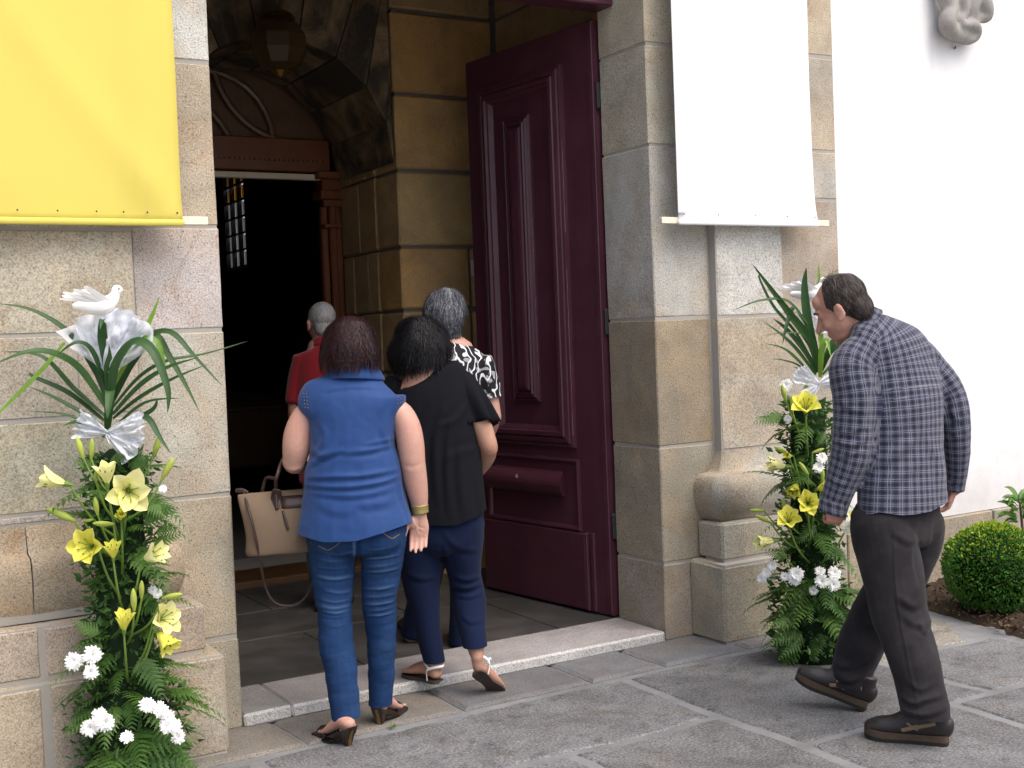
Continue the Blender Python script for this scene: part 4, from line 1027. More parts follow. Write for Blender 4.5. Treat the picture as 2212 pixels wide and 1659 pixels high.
# ---------------------------------------------------------------- people: tools
def proj_px(V):
    D = V-np.array(EYEP); z = D @ np.array(CAMF)
    return np.stack([VW/2+F_PX*(D @ np.array(CAMR))/z, VH/2-F_PX*(D @ np.array(CAMU))/z], 1)
def get_v(me):
    a = np.empty(len(me.vertices)*3); me.vertices.foreach_get('co', a); return a.reshape(-1, 3)
def get_n(me):
    a = np.empty(len(me.vertices)*3); me.vertices.foreach_get('normal', a); return a.reshape(-1, 3)
def set_v(me, a): me.vertices.foreach_set('co', a.ravel()); me.update()
def cut(me, co, no, centre=None, radius=None):
    "trim the mesh beyond the plane (near centre only, if given): a clean hem"
    bm = bmesh.new(); bm.from_mesh(me)
    fs = [f for f in bm.faces if centre is None or (f.calc_center_median()-centre).length < radius]
    geom = list({v for f in fs for v in f.verts})+list({e for f in fs for e in f.edges})+fs
    bmesh.ops.bisect_plane(bm, geom=geom, plane_co=co, plane_no=no, dist=1e-5)
    kill = [f for f in bm.faces if (f.calc_center_median()-co).dot(no) > 1e-5 and (centre is None or (f.calc_center_median()-centre).length < radius*1.05)]
    bmesh.ops.delete(bm, geom=kill, context='FACES')
    bm.to_mesh(me); bm.free(); me.polygons.foreach_set('use_smooth', [True]*len(me.polygons)); me.update()
def folds(me, lst, facing=True, view=None):
    """cloth folds: (points in survey picture, width m, height m[, valley]) pressed into the side that faces view"""
    V = get_v(me); N = get_n(me); px = proj_px(V); view = view or -CAMF
    wgt = np.clip((N @ np.array(view))*2.0, 0, 1) if facing else np.ones(len(V))
    D = np.zeros(len(V)); dep = (V-np.array(EYEP)) @ np.array(CAMF); m_px = dep/F_PX
    for f in lst:
        pts, wd, amp = f[0], f[1], f[2]
        pts = np.array(spline(pts, 4) if len(pts) > 2 else pts, float)
        best = np.full(len(V), 1e9); sg = np.zeros(len(V)); tt = np.zeros(len(V)); L = 0
        tot = np.sum(np.linalg.norm(np.diff(pts, axis=0), axis=1))
        for a, b in zip(pts, pts[1:]):
            d = b-a; l = np.linalg.norm(d)+1e-9; r = px-a
            t = np.clip((r @ d)/l**2, 0, 1); q = r-t[:, None]*d; dist = np.linalg.norm(q, axis=1)
            s = np.sign(d[0]*q[:, 1]-d[1]*q[:, 0]); m = dist < best
            best = np.where(m, dist, best); sg = np.where(m, s, sg); tt = np.where(m, (L+t*l)/tot, tt); L += l
        s = best*m_px*sg/wd
        env = np.clip(np.sin(np.pi*np.clip(tt*.94+.03, 0, 1)), 0, 1)**.6
        D += amp*env*(np.exp(-s*s)-.75*np.exp(-((s-1.35)/.9)**2))
    set_v(me, V+N*(D*wgt)[:, None])
    at = me.attributes.get('wear') or me.attributes.new('wear', 'FLOAT', 'POINT'); at.data.foreach_set('value', np.clip(D*wgt/.004, -1, 1).astype(np.float32))
def ripple(me, amp, scale, seed=0, stretch=(1, 1, 1), mask=None):
    V = get_v(me); N = get_n(me); st = np.array(stretch)
    d = np.array([noise.noise(Vector(v*st*scale)+Vector((seed, seed*1.7, 0))) for v in V])
    if mask is not None: d = d*mask(V)
    set_v(me, V+N*(d*amp)[:, None])
def warp_z(me, f):
    V = get_v(me); px = proj_px(V); V[:, 2] += f(px[:, 0], px[:, 1]); set_v(me, V)
def part_uv(me, parts):
    "cloth coordinates: per face the limb it belongs to; u round the limb, v along it"
    prep = []
    for pts, rads, side in parts:
        res = np.array(spline([(*p, r) for p, r in zip(pts, rads)], 4)); A = res[:, :3]
        fr = frames([Vector(x) for x in A], side)
        prep.append((A, res[:, 3], np.array([f[1][:] for f in fr]), np.array([f[2][:] for f in fr]), np.concatenate([[0], np.cumsum(np.linalg.norm(np.diff(A, axis=0), axis=1))]), float(np.mean(rads))))
    V = get_v(me); data = []
    for A, Rr, a, b, cum, rm in prep:
        dist = np.linalg.norm(V[:, None, :]-A[None], axis=2); k = dist.argmin(1)
        # finer: project on the tangent at k
        tan = np.gradient(A, axis=0); tan /= np.linalg.norm(tan, axis=1)[:, None]
        rel = V-A[k]; along = np.sum(rel*tan[k], axis=1)
        ang = np.arctan2(np.sum(rel*b[k], 1), np.sum(rel*a[k], 1)); rad = np.linalg.norm(rel-along[:, None]*tan[k], axis=1)
        data.append((ang, cum[k]+along, (dist.min(1))/Rr[k], rm))
    uvl = me.uv_layers.new(name='UVMap'); nl = len(me.loops)
    vi = np.empty(nl, int); me.loops.foreach_get('vertex_index', vi); out = np.zeros((nl, 2))
    score = np.stack([d[2] for d in data], 1)
    for p in me.polygons:
        li = list(p.loop_indices); vs = vi[li]; w_ = score[vs].mean(0).argmin(); ang, v, _, rm = data[w_]
        a0 = ang[vs[0]]; da = (ang[vs]-a0+np.pi) % (2*np.pi)-np.pi
        out[li, 0] = (a0+da)*rm; out[li, 1] = v[vs]
    uvl.data.foreach_set('uv', out.ravel())

def skin(name, c, red=.5):
    g = G(name, .5, .4)
    n1 = g.noise(9, 4, .6); c2 = tuple(a*b for a, b in zip(c, (1.0, .82, .78)))
    col = g.mix(g.ramp(n1, [(.35, 0.0), (.7, red)]), c, c2)
    col = g.mix(.5, col, g.mix(1.0, col, g.ramp(g.noise(55, 3, .6), [(.3, .86), (.7, 1.10)]), 'MULTIPLY'))
    g.col(col); g.b.inputs['Subsurface Weight'].default_value = .12; g.b.inputs['Subsurface Radius'].default_value = (.012, .005, .003)
    g.b.inputs['Subsurface Scale'].default_value = .6
    g.bump(g.noise(240, 2), .08, .002); return g.m
def fabric(name, c, var=.12, rough=.85, weave=900, bump=.12, sheen=.2):
    g = G(name, rough, .15)
    col = g.mix(g.noise(7, 4, .6), tuple(x*(1-var) for x in c), tuple(min(1, x*(1+var)) for x in c))
    col = g.mix(.22, col, g.mix(1.0, col, g.ramp(g.noise(420, 1), [(.3, .7), (.7, 1.3)]), 'MULTIPLY'))
    g.col(col); g.b.inputs['Sheen Weight'].default_value = sheen; g.b.inputs['Sheen Roughness'].default_value = .5
    g.bump(g.math('ADD', g.noise(600, 1), g.math('MULTIPLY', g.noise(28, 4, .6, .6), 1.6)), bump, .006); return g.m
def hairmat(name, a, b, c3, rough=.38):
    g = G(name, rough, .22)
    rnd = g.n('ShaderNodeNewGeometry').outputs['Random Per Island']
    g.col(g.ramp(rnd, [(0, a), (.6, b), (1, c3)])); return g.m

def head_into(bm, c, fwd, up, sc=1.0, ears=True, nose=1.0):
    fwd = fwd.normalized(); rt = fwd.cross(up).normalized(); up = rt.cross(fwd).normalized()
    def q(x, y, z): return c+(rt*x+fwd*y+up*z)*sc
    def b(x, y, z, rx, ry, rz): ball(bm, q(x, y, z), rx*sc, ry*sc, rz*sc, rt, fwd, up, 18)
    b(0, -.012, .032, .074, .094, .084); b(0, .03, -.028, .062, .066, .082); b(0, .042, -.082, .046, .048, .036); b(0, .074, -.104, .020, .018, .016)
    for s in (-1, 1): b(s*.032, .0725, .0105, .0140, .0120, .0085)
    b(0, .078, .026, .052, .018, .014); b(0, .055, .055, .055, .035, .035)
    for s in (-1, 1):
        b(s*.036, .060, -.030, .026, .028, .026); b(s*.016, .100, -.036, .009, .010, .008)
        if ears:
            b(s*.078, -.004, -.012, .008, .020, .031); b(s*.084, -.012, .004, .007, .012, .017); b(s*.081, .006, -.036, .006, .008, .010)
    tube(bm, [q(0, .088, .012), q(0, .104, -.012), q(0, .116*nose, -.034)], [.009*sc, .010*sc, .0125*sc], rt, 10, 3)
    b(0, .088, -.064, .023, .012, .007); b(0, .086, -.076, .019, .012, .007)
    return q
def eyes(c, fwd, up, parent, sc=1.0):
    fwd = fwd.normalized(); rt = fwd.cross(up).normalized(); up = rt.cross(fwd).normalized()
    wm = bpy.data.materials.get('eye_white') or plain('eye_white', (.36, .33, .30), .3); im = bpy.data.materials.get('iris') or plain('iris', (.03, .02, .012), .15)
    for s in (-1, 1):
        p = c+(rt*s*.032+fwd*.0665+up*.004)*sc
        bm = bmesh.new(); ball(bm, p, 0.0118*sc, .0118*sc, .0095*sc, rt, fwd, up, 12); e = bm_obj('eye', bm, wm, parent, True)
        bm = bmesh.new(); ball(bm, p+fwd*.0085*sc, .0058*sc, .0045*sc, .0058*sc, rt, fwd, up, 10); bm_obj('iris', bm, im, e, True)
def hand_into(bm, wrist, d, n, s, curl=.5, sc=1.0, spread=.06, wr=.024):
    "d: towards fingertips, n: out of the palm, s: thumb side"
    d = d.normalized(); n = (n-d*n.dot(d)).normalized(); s = d.cross(n)*(1 if d.cross(n).dot(s) > 0 else -1)
    tube(bm, [wrist-d*.02*sc, wrist+d*.015*sc, wrist+d*.05*sc, wrist+d*.085*sc], [(wr, wr*.75), (.030*sc, .017*sc), (.040*sc, .016*sc), (.038*sc, .0125*sc)], s, 14, 3)
    ball(bm, wrist+(d*.035+s*.024+n*.010)*sc, .017*sc, .014*sc, .026*sc, s, n, d, 12)
    for off, L, c0 in ((.029, .070, .9), (.010, .078, 1.0), (-.010, .072, 1.1), (-.028, .056, 1.2)):
        p = wrist+(d*.082+s*off)*sc; pts = [p-d*.012*sc, p]; a = .18*curl*c0; sp = off*spread*20
        dd = (d+s*sp*.5).normalized()
        for seg, k in ((.44, .55), (.31, .9), (.25, .8)):
            a += curl*k*c0*.75; pts.append(pts[-1]+(dd*math.cos(a)+n*math.sin(a))*L*seg*sc)
        tube(bm, pts, [.0095*sc, .0092*sc, .0082*sc, .0076*sc, .0062*sc], s, 10, 3)
    p = wrist+(d*.022+s*.026+n*.004)*sc
    t1 = (d*.72+s*.62+n*.25).normalized(); t2 = (d*.9+s*.20+n*.35).normalized()
    tube(bm, [p-t1*.01*sc, p+t1*.032*sc, p+t1*.036*sc+t2*.022*sc, p+t1*.036*sc+t2*.042*sc], [.013*sc, .0115*sc, .0098*sc, .0075*sc], s, 10, 3)
def foot_into(bm, ankle, heel, ballp, toe, r=.030):
    u = Vector((0, 0, 1)); s = (toe-heel).cross(u).normalized()
    tube(bm, [ankle, ankle.lerp(heel, .55), heel+u*.022], [r*1.0, r*1.02, r*.8], s, 12, 3)
    tube(bm, [heel+u*.024, heel.lerp(ballp, .45)+u*.042, ballp+u*.018, toe+u*.011], [(.028, .022), (.030, .030), (.040, .016), (.030, .009)], s, 12, 4)
    tube(bm, [ankle, heel.lerp(ballp, .5)+u*.045, ballp+u*.022], [r*.95, .027, .022], s, 10, 3)
    for k, o in enumerate((.026, .012, -.002, -.015, -.027)): ball(bm, toe+s*o+u*.010+(toe-ballp).normalized()*(.008-.007*k*(1)), .008, .012, .008, s, (toe-ballp).normalized(), u, 8)

def hair_obj(name, me, parent, mat, n, length, flow, seed, lift=.003, width=.0016, free=1, curl=0.0, up_bias=None, steps=7, mask=None):
    "hair: a cap plus thin locks that follow its surface; flow(p) gives the combing direction"
    rnd = random.Random(seed)
    V = get_v(me); N = get_n(me)
    vs_ = [tuple(v) for v in V]; fcs = [list(p.vertices) for p in me.polygons]
    bvh = BVHTree.FromPolygons(vs_, fcs)
    vs, fs = list(vs_), list(fcs)
    idx = [i for i in range(len(V)) if mask is None or mask(Vector(V[i]))]
    for k in range(n):
        p = Vector(V[rnd.choice(idx)]); L = length*rnd.uniform(.6, 1.25); st = L/steps; off = lift*rnd.uniform(-.1, 1.3); ph = rnd.uniform(0, 6.28); pts = []
        jit = Vector((rnd.gauss(0, .2), rnd.gauss(0, .2), rnd.gauss(0, .2))); d_last = None
        for i in range(steps+1):
            if i < steps-free+1 or d_last is None:
                h = bvh.find_nearest(p)
                if h[0] is None: break
                if d_last is not None and (h[0]-p).length > .009:
                    d_last = (d_last+flow(p)*.5+jit*.6).normalized(); pts.append((p, pts[-1][1])); p = p+d_last*st; continue
                nn = h[1]; q = h[0]+nn*(off+curl*.012*math.sin(i*1.3+ph)*i/steps); f = flow(q)+jit; d = f-nn*f.dot(nn)
                d = d.normalized() if d.length > 1e-4 else Vector((0, 0, -1))
                pts.append((q, nn)); d_last = d; p = q+d*st
            else:
                d_last = (d_last+flow(p)*.35+jit*.5).normalized(); pts.append((p, pts[-1][1])); p = p+d_last*st
        if len(pts) < 3: continue
        b0 = len(vs); m = len(pts)
        for i, (q, nn) in enumerate(pts):
            tg = (pts[min(i+1, m-1)][0]-pts[max(0, i-1)][0]); s = tg.cross(nn)
            s = s.normalized() if s.length > 1e-6 else CAMR
            wd = width*(1-.75*(i/(m-1))**2)*rnd.uniform(.9, 1.1); vs.extend([tuple(q-s*wd), tuple(q+s*wd)])
        for i in range(m-1): a = b0+2*i; fs.append((a, a+1, a+3, a+2))
    bpy.data.meshes.remove(me)
    return raw_obj(name, vs, fs, mat, parent, True)
def offset_copy(o, name, d): pass

def person(label):
    return thing('person', label, 'person', group='people walking into the church')
class Fig:
    def __init__(s, d): s.d = d
    def __call__(s, px, py, dd=0.0): return P(px, py, s.d+dd)
    def r(s, px): return px*s.d/F_PX
    def tube(s, bm, rows, side=None, n=24, k=4, exp=2.0, grow=1.0, add=0.0, capk=1.0, flat=None):
        "rows: (px, py, dd, half width px, half depth px)"
        tube(bm, [s(x, y, dd) for x, y, dd, _, _ in rows], [(s.r(a)*grow+add, s.r(b)*grow+add) for _, _, _, a, b in rows], side, n, k, True, exp, capk, flat)
UP = Vector((0, 0, 1))
AWAY = Vector((CAMF.x, CAMF.y, 0)).normalized()
RGT = Vector((CAMR.x, CAMR.y, 0)).normalized()

# ---------------------------------------------------------------- woman in the blue blouse
M_SKIN = skin('light_skin', (.47, .275, .215)); M_SKIN2 = skin('tanned_skin', (.42, .24, .165)); M_SKIN3 = skin('ruddy_skin', (.43, .235, .175))
def denim():
    g = G('blue_denim', .88, .15)
    v = g.map(g.co(), (60, 60, 5)); n1 = g.noise(1, 3, .6, 0, v)
    c = g.mix(n1, (.007, .025, .080), (.016, .047, .130))
    c = g.mix(g.ramp(g.noise(6, 4, .6), [(.45, 0.0), (.8, .45)]), c, (.034, .078, .17))
    wr = g.n('ShaderNodeAttribute'); wr.attribute_name = 'wear'
    c = g.mix(g.math('MULTIPLY', g.ramp(wr.outputs['Fac'], [(.15, 0.0), (.9, 1.0)]), .55), c, (.085, .15, .27))
    c = g.mix(.5, c, g.mix(1.0, c, g.ramp(g.noise(330, 1), [(.3, .6), (.7, 1.45)]), 'MULTIPLY'))
    g.col(c); g.bump(g.math('ADD', g.noise(500, 1), g.math('MULTIPLY', n1, 1.5)), .2, .003); return g.m
M_DENIM = denim()
M_BLUE = fabric('cobalt_crepe', (.016, .050, .165), .10, .62, bump=.10, sheen=.1)
M_BLACKSHOE = plain('dark_brown_leather', (.022, .013, .009), .32, .5, 0, .3, 20, .15)
M_GOLDHEEL = plain('bronze_heel', (.28, .19, .08), .3, .5, .9)
def leg_pair(F, L, Rr): pass

def wedge(parent, heel, toe, h, w_, mats, name='shoe'):
    "high wedge mule: heel, toe = ground points"
    d = Vector((toe.x-heel.x, toe.y-heel.y, 0)); L = d.length; d.normalize(); s = d.cross(UP); z0 = min(heel.z, toe.z)
    top = [(-.10, h+.014), (-.05, h+.004), (.10, h-.006), (.28, h*.72), (.48, h*.38), (.66, .020), (.85, .014), (1.0, .016)]
    bot = [(1.0, .006), (.85, .001), (.62, .001), (.45, h*.12), (.30, h*.30), (.20, h*.40), (.14, h*.22), (.125, .0), (.03, .0), (.02, h*.35), (-.03, h*.75)]
    def ww(t): return w_*(.36+.30*min(1, max(0, t+.1)*1.6)) if t > .05 else w_*.40
    bm = bmesh.new(); prof = top+bot; A = []; B = []
    for t, z in prof:
        k = .42 if z < h*.45 and t < .2 else 1.0
        p = heel+d*(L*t)+UP*(z+z0-heel.z); A.append(bm.verts.new(p-s*ww(t)*k)); B.append(bm.verts.new(p+s*ww(t)*k))
    n = len(prof)
    for i in range(n): j = (i+1) % n; bm.faces.new((A[i], A[j], B[j], B[i]))
    bm.faces.new(A[::-1]); bm.faces.new(B); bmesh.ops.triangulate(bm, faces=[f for f in bm.faces if len(f.verts) > 4])
    o = bm_obj(name, bm, mats[0], parent)
    bm = bmesh.new()
    for t, z, k in ((.028, .001, .40), (.022, h*.34, .40), (-.03, h*.73, .8)):
        p = heel+d*(L*t-.003); 
    ring = []
    for t, z, k in ((.03, .001, .34), (.02, h*.35, .34), (-.03, h*.74, .3), (-.075, h*.98, .24)):
        p = heel+d*(L*t-.0025)+UP*(z+z0-heel.z); ring.append((bm.verts.new(p-s*ww(0)*k), bm.verts.new(p+s*ww(0)*k)))
    for a, b in zip(ring, ring[1:]): bm.faces.new((a[0], a[1], b[1], b[0]))
    bm_obj('heel_cap', bm, mats[1], o)
    for t, hh in ((.62, .052), (.74, .044), (.86, .036)):
        c = heel+d*(L*t)+UP*(z0-heel.z); W_ = w_*.62
        bm = bmesh.new(); tube(bm, [c-s*W_+UP*.012, c-s*W_*.75+UP*hh*.8, c+UP*(hh+.008), c+s*W_*.75+UP*hh*.8, c+s*W_+UP*.012], [(.010, .002)]*5, d, 8, 3); bm_obj('strap', bm, mats[0], o, True)
    return o
def blue_woman():
    t = person('woman in a sleeveless blue blouse and blue jeans carrying a beige handbag')
    F = Fig(4.88); hips = -.0
    bodyrows = [(763, 815, 0, 50, 40), (760, 850, 0, 92, 52), (763, 906, 0, 82, 66), (763, 970, 0, 80, 68), (766, 1052, 0, 90, 70), (768, 1100, 0, 88, 68), (768, 1132, .015, 78, 52)]
    legL = [(716, 1150, -.0, 54, 66), (718.5, 1200, -.005, 50, 60), (720, 1245, -.01, 46, 50), (721, 1296, -.02, 40.5, 43), (724, 1340, -.03, 36, 39), (727, 1390, -.045, 37, 40), (735, 1440, -.06, 35, 37), (741, 1490, -.07, 33, 34), (748, 1548, -.078, 31, 31), (751, 1585, -.08, 30, 30)]
    legR = [(828, 1140, .0, 54, 66), (826, 1195, .01, 46.5, 60), (823, 1235, .02, 43, 50), (819, 1296, .04, 38, 43), (823, 1345, .06, 35.5, 39), (824, 1390, .075, 32, 38), (824, 1440, .09, 30, 35), (823, 1480, .10, 28.5, 32), (822, 1521, .108, 27, 29), (822, 1545, .112, 26, 28)]
    # jeans
    bm = bmesh.new(); F.tube(bm, [(768, 1090, 0, 100, 78), (768, 1130, 0, 108, 84), (768, 1165, 0, 108, 84), (768, 1188, 0, 98, 74)], capk=.12)
    F.tube(bm, legL); F.tube(bm, legR)
    for x in (718, 824): ball(bm, F(x, 1160, -.075), F.r(47), .07, F.r(44))
    me = remesh(bm, .0056, 4)
    cut(me, F(748, 1550, -.078), (F(748, 1600, -.08)-F(748, 1550, -.078)+RGT*.012).normalized(), F(748, 1575, -.08), .13)
    cut(me, F(822, 1521, .108), Vector((0, 0, -1)), F(822, 1548, .11), .11)
    fl = []
    for y, dx0, dx1, a in ((1196, 690, 768, .004), (1210, 680, 764, .0055), (1226, 676, 768, .005), (1248, 682, 766, .006), (1278, 700, 764, .0045), (1298, 690, 762, .007), (1311, 684, 760, .006), (1321, 690, 758, .0065), (1331, 690, 760, .006), (1350, 696, 752, .003)):
        fl.append(([(dx0, y-4), ((dx0+dx1)/2, y+3), (dx1, y-5)], random.uniform(.0055, .009), a*random.uniform(.3, .75)))
    for y, dx0, dx1, a in ((1184, 782, 862, .004), (1203, 782, 866, .0055), (1220, 784, 860, .004), (1232, 786, 862, .006), (1269, 784, 856, .0055), (1286, 784, 856, .0055), (1302, 782, 856, .007), (1315, 786, 856, .0065), (1326, 792, 854, .006), (1345, 796, 850, .003)):
        fl.append(([(dx0, y+3), ((dx0+dx1)/2, y+3), (dx1, y-5)], random.uniform(.0055, .009), a*random.uniform(.3, .75)))
    fl += [([(771, 1130), (772, 1165), (772, 1200), (772, 1250)], .008, -.011)]
    folds(me, fl); ripple(me, .0045, 13, 3, (.7, .7, 1.5)); ripple(me, .0015, 40, 8, (.6, .6, 1.4))
    jeans = mesh_obj('jeans', me, M_DENIM, t)
    thread = plain('ochre_thread', (.30, .17, .05), .8)
    bv = BVHTree.FromPolygons([tuple(v) for v in get_v(me)], [list(p.vertices) for p in me.polygons])
    def back_pt(x, y, off=.0015):
        h = bv.ray_cast(EYEP, (P(x, y, 1)-EYEP).normalized()); return h[0]-(P(x, y, 1)-EYEP).normalized()*off
    for pts in ([(672, 1172), (690, 1180), (709, 1188), (728, 1177), (744, 1162)], [(826, 1150), (836, 1157), (846, 1163), (854, 1160), (862, 1154)]):
        bm = bmesh.new(); tube(bm, [back_pt(*q) for q in pts], [.0014]*5, n=5, k=3); bm_obj('pocket_stitching', bm, thread, jeans)
    # blouse
    rows = [(765, 806, .0, 46, 36), (764, 818, 0, 64, 46), (762, 832, -.0, 86, 56), (760, 846, -.0, 107, 63), (760, 860, -.0, 117, 69), (762, 882, 0, 114, 74), (763, 906, 0, 98, 78), (763, 945, 0, 91, 82), (763, 970, 0, 92, 84), (765, 1000, 0, 101, 87), (765, 1025, 0, 106, 90), (766, 1052, 0, 107, 92), (767, 1095, 0, 114, 97), (768, 1135, -.004, 122, 102), (769, 1170, -.006, 126, 105), (769, 1215, -.006, 128, 106)]
    bm = bmesh.new(); F.tube(bm, rows, exp=2.25)
    me = remesh(bm, .0065, 5)
    cut(me, F(768, 1168, -.19), -UP, F(768, 1195, 0), .40)
    px0 = lambda x, y: np.clip((y-1060)/108, 0, 1)**2*((-.000055*(x-735)**2+.22*(x-735)*0)*-.0-0)
    def hem(x, y):
        k = np.clip((y-1070)/98, 0, 1)**2; tgt = np.interp(x, [640, 700, 770, 830, 895], [1156, 1169, 1168, 1154, 1134]); return k*(1168-tgt)*F.r(1)
    warp_z(me, hem)
    folds(me, [([(672, 968), (700, 985), (720, 960)], .014, .006), ([(664, 1008), (700, 985), (745, 972)], .012, .007), ([(745, 978), (800, 972), (852, 958)], .012, .008), ([(790, 960), (830, 952), (855, 944)], .010, .006),
               ([(662, 1032), (720, 1030), (790, 1027), (868, 1012)], .012, .009), ([(660, 1046), (710, 1052), (770, 1050), (830, 1040), (868, 1024)], .012, .010), ([(670, 1062), (740, 1070), (800, 1066), (850, 1052)], .014, .006),
               ([(860, 1030), (872, 1075), (888, 1130)], .012, .006), ([(662, 1040), (654, 1090), (650, 1140)], .014, .005), ([(690, 910), (700, 940), (690, 975)], .014, .005), ([(840, 890), (828, 930), (838, 965)], .014, .006),
               ([(700, 845), (760, 836), (830, 840)], .008, .003), ([(770, 1085), (800, 1090), (850, 1080)], .02, .005), ([(690, 1090), (730, 1105), (770, 1100)], .02, .004)])
    ripple(me, .004, 9, 5, (1, 1, .8)); ripple(me, .0012, 35, 1)
    blouse = mesh_obj('blouse', me, M_BLUE, t)
    # collar
    bm = bmesh.new(); rings = []
    for y, hw, hd, dd in ((800, 47, 41, .0), (789, 45, 40, .0), (786, 48, 43, 0), (799, 57, 51, 0), (812, 67, 57, 0), (815, 66, 56, 0)):
        ring = []
        for i in range(41):
            a = R(-215+i*250/40)
            ring.append(bm.verts.new(F(764, y, dd)+CAMR*(F.r(hw)*math.cos(a))+AWAY*(F.r(hd)*math.sin(a))+UP*(F.r(5)*(abs(math.cos(a))**2)*(-1 if y > 799 else 0))))
        rings.append(ring)
    for a, b in zip(rings, rings[1:]):
        for i in range(40): bm.faces.new((a[i], a[i+1], b[i+1], b[i]))
    bm_obj('collar', bm, M_BLUE, blouse, True)
    # body
    bm = bmesh.new()
    F.tube(bm, bodyrows, capk=.1); F.tube(bm, legL[:-2]+[(749, 1560, -.08, 24, 25)], grow=.76); F.tube(bm, legR[:-2]+[(822, 1525, .11, 22, 24)], grow=.76)
    F.tube(bm, [(763, 840, 0, 44, 40), (762, 800, .0, 32, 33), (760, 765, .01, 31, 33)])
    hc = F(757, 753, .015); fw = (AWAY-UP*.12).normalized()
    head_into(bm, hc, fw, UP+AWAY*.1)
    F.tube(bm, [(682, 886, 0, 27, 30), (662, 900, 0, 30, 32), (646, 935, -.01, 31.5, 33), (640, 970, -.015, 30, 32), (636, 1000, -.01, 24, 25)])
    F.tube(bm, [(634, 996, -.012, 24, 24), (638, 1000, .07, 24, 24), (646, 1004, .15, 20, 20), (654, 1008, .22, 15, 15)], UP)
    hand_into(bm, F(655, 1008, .225), AWAY*1+RGT*.2, RGT, UP, .8)
    F.tube(bm, [(846, 884, 0, 27, 30), (866, 896, 0, 28, 32), (880, 925, -.005, 29.5, 33), (887, 960, -.01, 29.5, 32), (892, 1000, -.01, 27, 29), (898, 1040, .0, 25.5, 26), (904, 1075, .008, 21, 22), (907, 1100, .01, 16.5, 15)])
    hand_into(bm, F(907, 1110, .01), (F(903, 1190, .012)-F(907, 1110, .01)), -AWAY+RGT*.1, -RGT, .45, 1.02, .05, .026)
    # feet
    hL = on_z(757, 1612); tL = hL+(Vector((on_z(700, 1590)-hL)).normalized())*.215
    hR = on_z(818, 1566, .008); dR = (AWAY*.9+RGT*.32).normalized(); tR = hR+dR*.205
    aL = F(750, 1560, -.08); aR = F(822, 1522, .11)
    for hh, tt, aa in ((hL, tL, aL), (hR, tR, aR)):
        d = (tt-hh).normalized(); foot_into(bm, aa, hh+d*.005+UP*.066, hh+d*.14+UP*.018, hh+d*.195+UP*.014, .031)
    me = remesh(bm, .0048, 2)
    folds(me, [([(868, 1004), (890, 1008), (914, 1000)], .008, -.0018), ([(876, 1012), (895, 1014), (912, 1008)], .007, -.001), ([(893, 1120), (905, 1138), (918, 1142)], .004, -.003), ([(905, 1118), (903, 1140), (908, 1152)], .004, -.003), ([(612, 1010), (632, 1016), (655, 1008)], .008, .003)])
    mesh_obj('body', me, M_SKIN, t)
    eyes(hc, fw, UP, t)
    wedge(t, hL, tL, .068, .062, (M_BLACKSHOE, M_GOLDHEEL)); wedge(t, hR, tR, .068, .062, (M_BLACKSHOE, M_GOLDHEEL))
    # bracelet, ring
    bm = bmesh.new(); F.tube(bm, [(906, 1091, .008, 19.5, 19), (907, 1100, .009, 18.5, 18), (908, 1108, .01, 18.5, 18)], capk=.1); bm_obj('bracelet', bm, plain('gold_mesh_bracelet', (.34, .27, .10), .45, .5, .6, .2, 300, .4), t, True)
    # finger nails and studs
    st = bmesh.new()
    for x0, y0, dx in ((651, 852, 1), (658, 852, 1), (866, 840, -1), (873, 838, -1)):
        for k in range(5):
            h = None
            q = EYEP+(P(x0+dx*0+k*1.2*dx, y0+k*8.5, 1)-EYEP).normalized()
    bvb = BVHTree.FromPolygons([tuple(v) for v in get_v(blouse.data)], [list(p.vertices) for p in blouse.data.polygons])
    for x0, y0, dx in ((656, 850, .8), (662, 851, .8), (862, 842, -.6), (868, 840, -.6)):
        for k in range(5):
            dr = (P(x0+k*dx*1.0, y0+k*7.5, 1)-EYEP).normalized(); h = bvb.ray_cast(EYEP, dr)
            if h[0] is not None: ball(st, h[0]-dr*.001, .0028, .0028, .0028, seg=6)
    o = bm_obj('stud_trim', st, M_GOLDHEEL, blouse); o['kind'] = 'stuff'
    # hair
    bm = bmesh.new()
    F.tube(bm, [(756, 735, -.010, 57, 52), (756, 752, -.018, 61, 55), (757, 768, -.022, 64, 55), (757, 784, -.024, 63, 51), (758, 800, -.02, 60, 46)], capk=1.02)
    me = remesh(bm, .006, 3); ripple(me, .006, 20, 2, (1, 1, .25))
    cut(me, F(757, 777, 0), (-UP+RGT*.02).normalized())
    crown = F(756, 690, -.01)
    def flow(p): 
        v = p-crown; v.z = 0; return UP*-1.0+v*5*max(0, (p.z-crown.z+.06)/.08)
    hair_obj('hair', me, t, hairmat('burgundy_hair', (.005, .002, .0026), (.015, .0045, .0065), (.055, .015, .019), .5), 6500, .062, flow, 4, .005, .0011, 1, .5)
    bm = bmesh.new(); pts = [F(700, 723, .02), F(712, 706, .03), F(756, 692, .035), F(800, 706, .03), F(812, 723, .02)]; tube(bm, pts, [(.004, .006)]*5, UP, 8, 4); bm_obj('sunglasses', bm, plain('black_plastic', (.01, .01, .012), .2), t, True)
    return t, F
bw, FB = blue_woman()
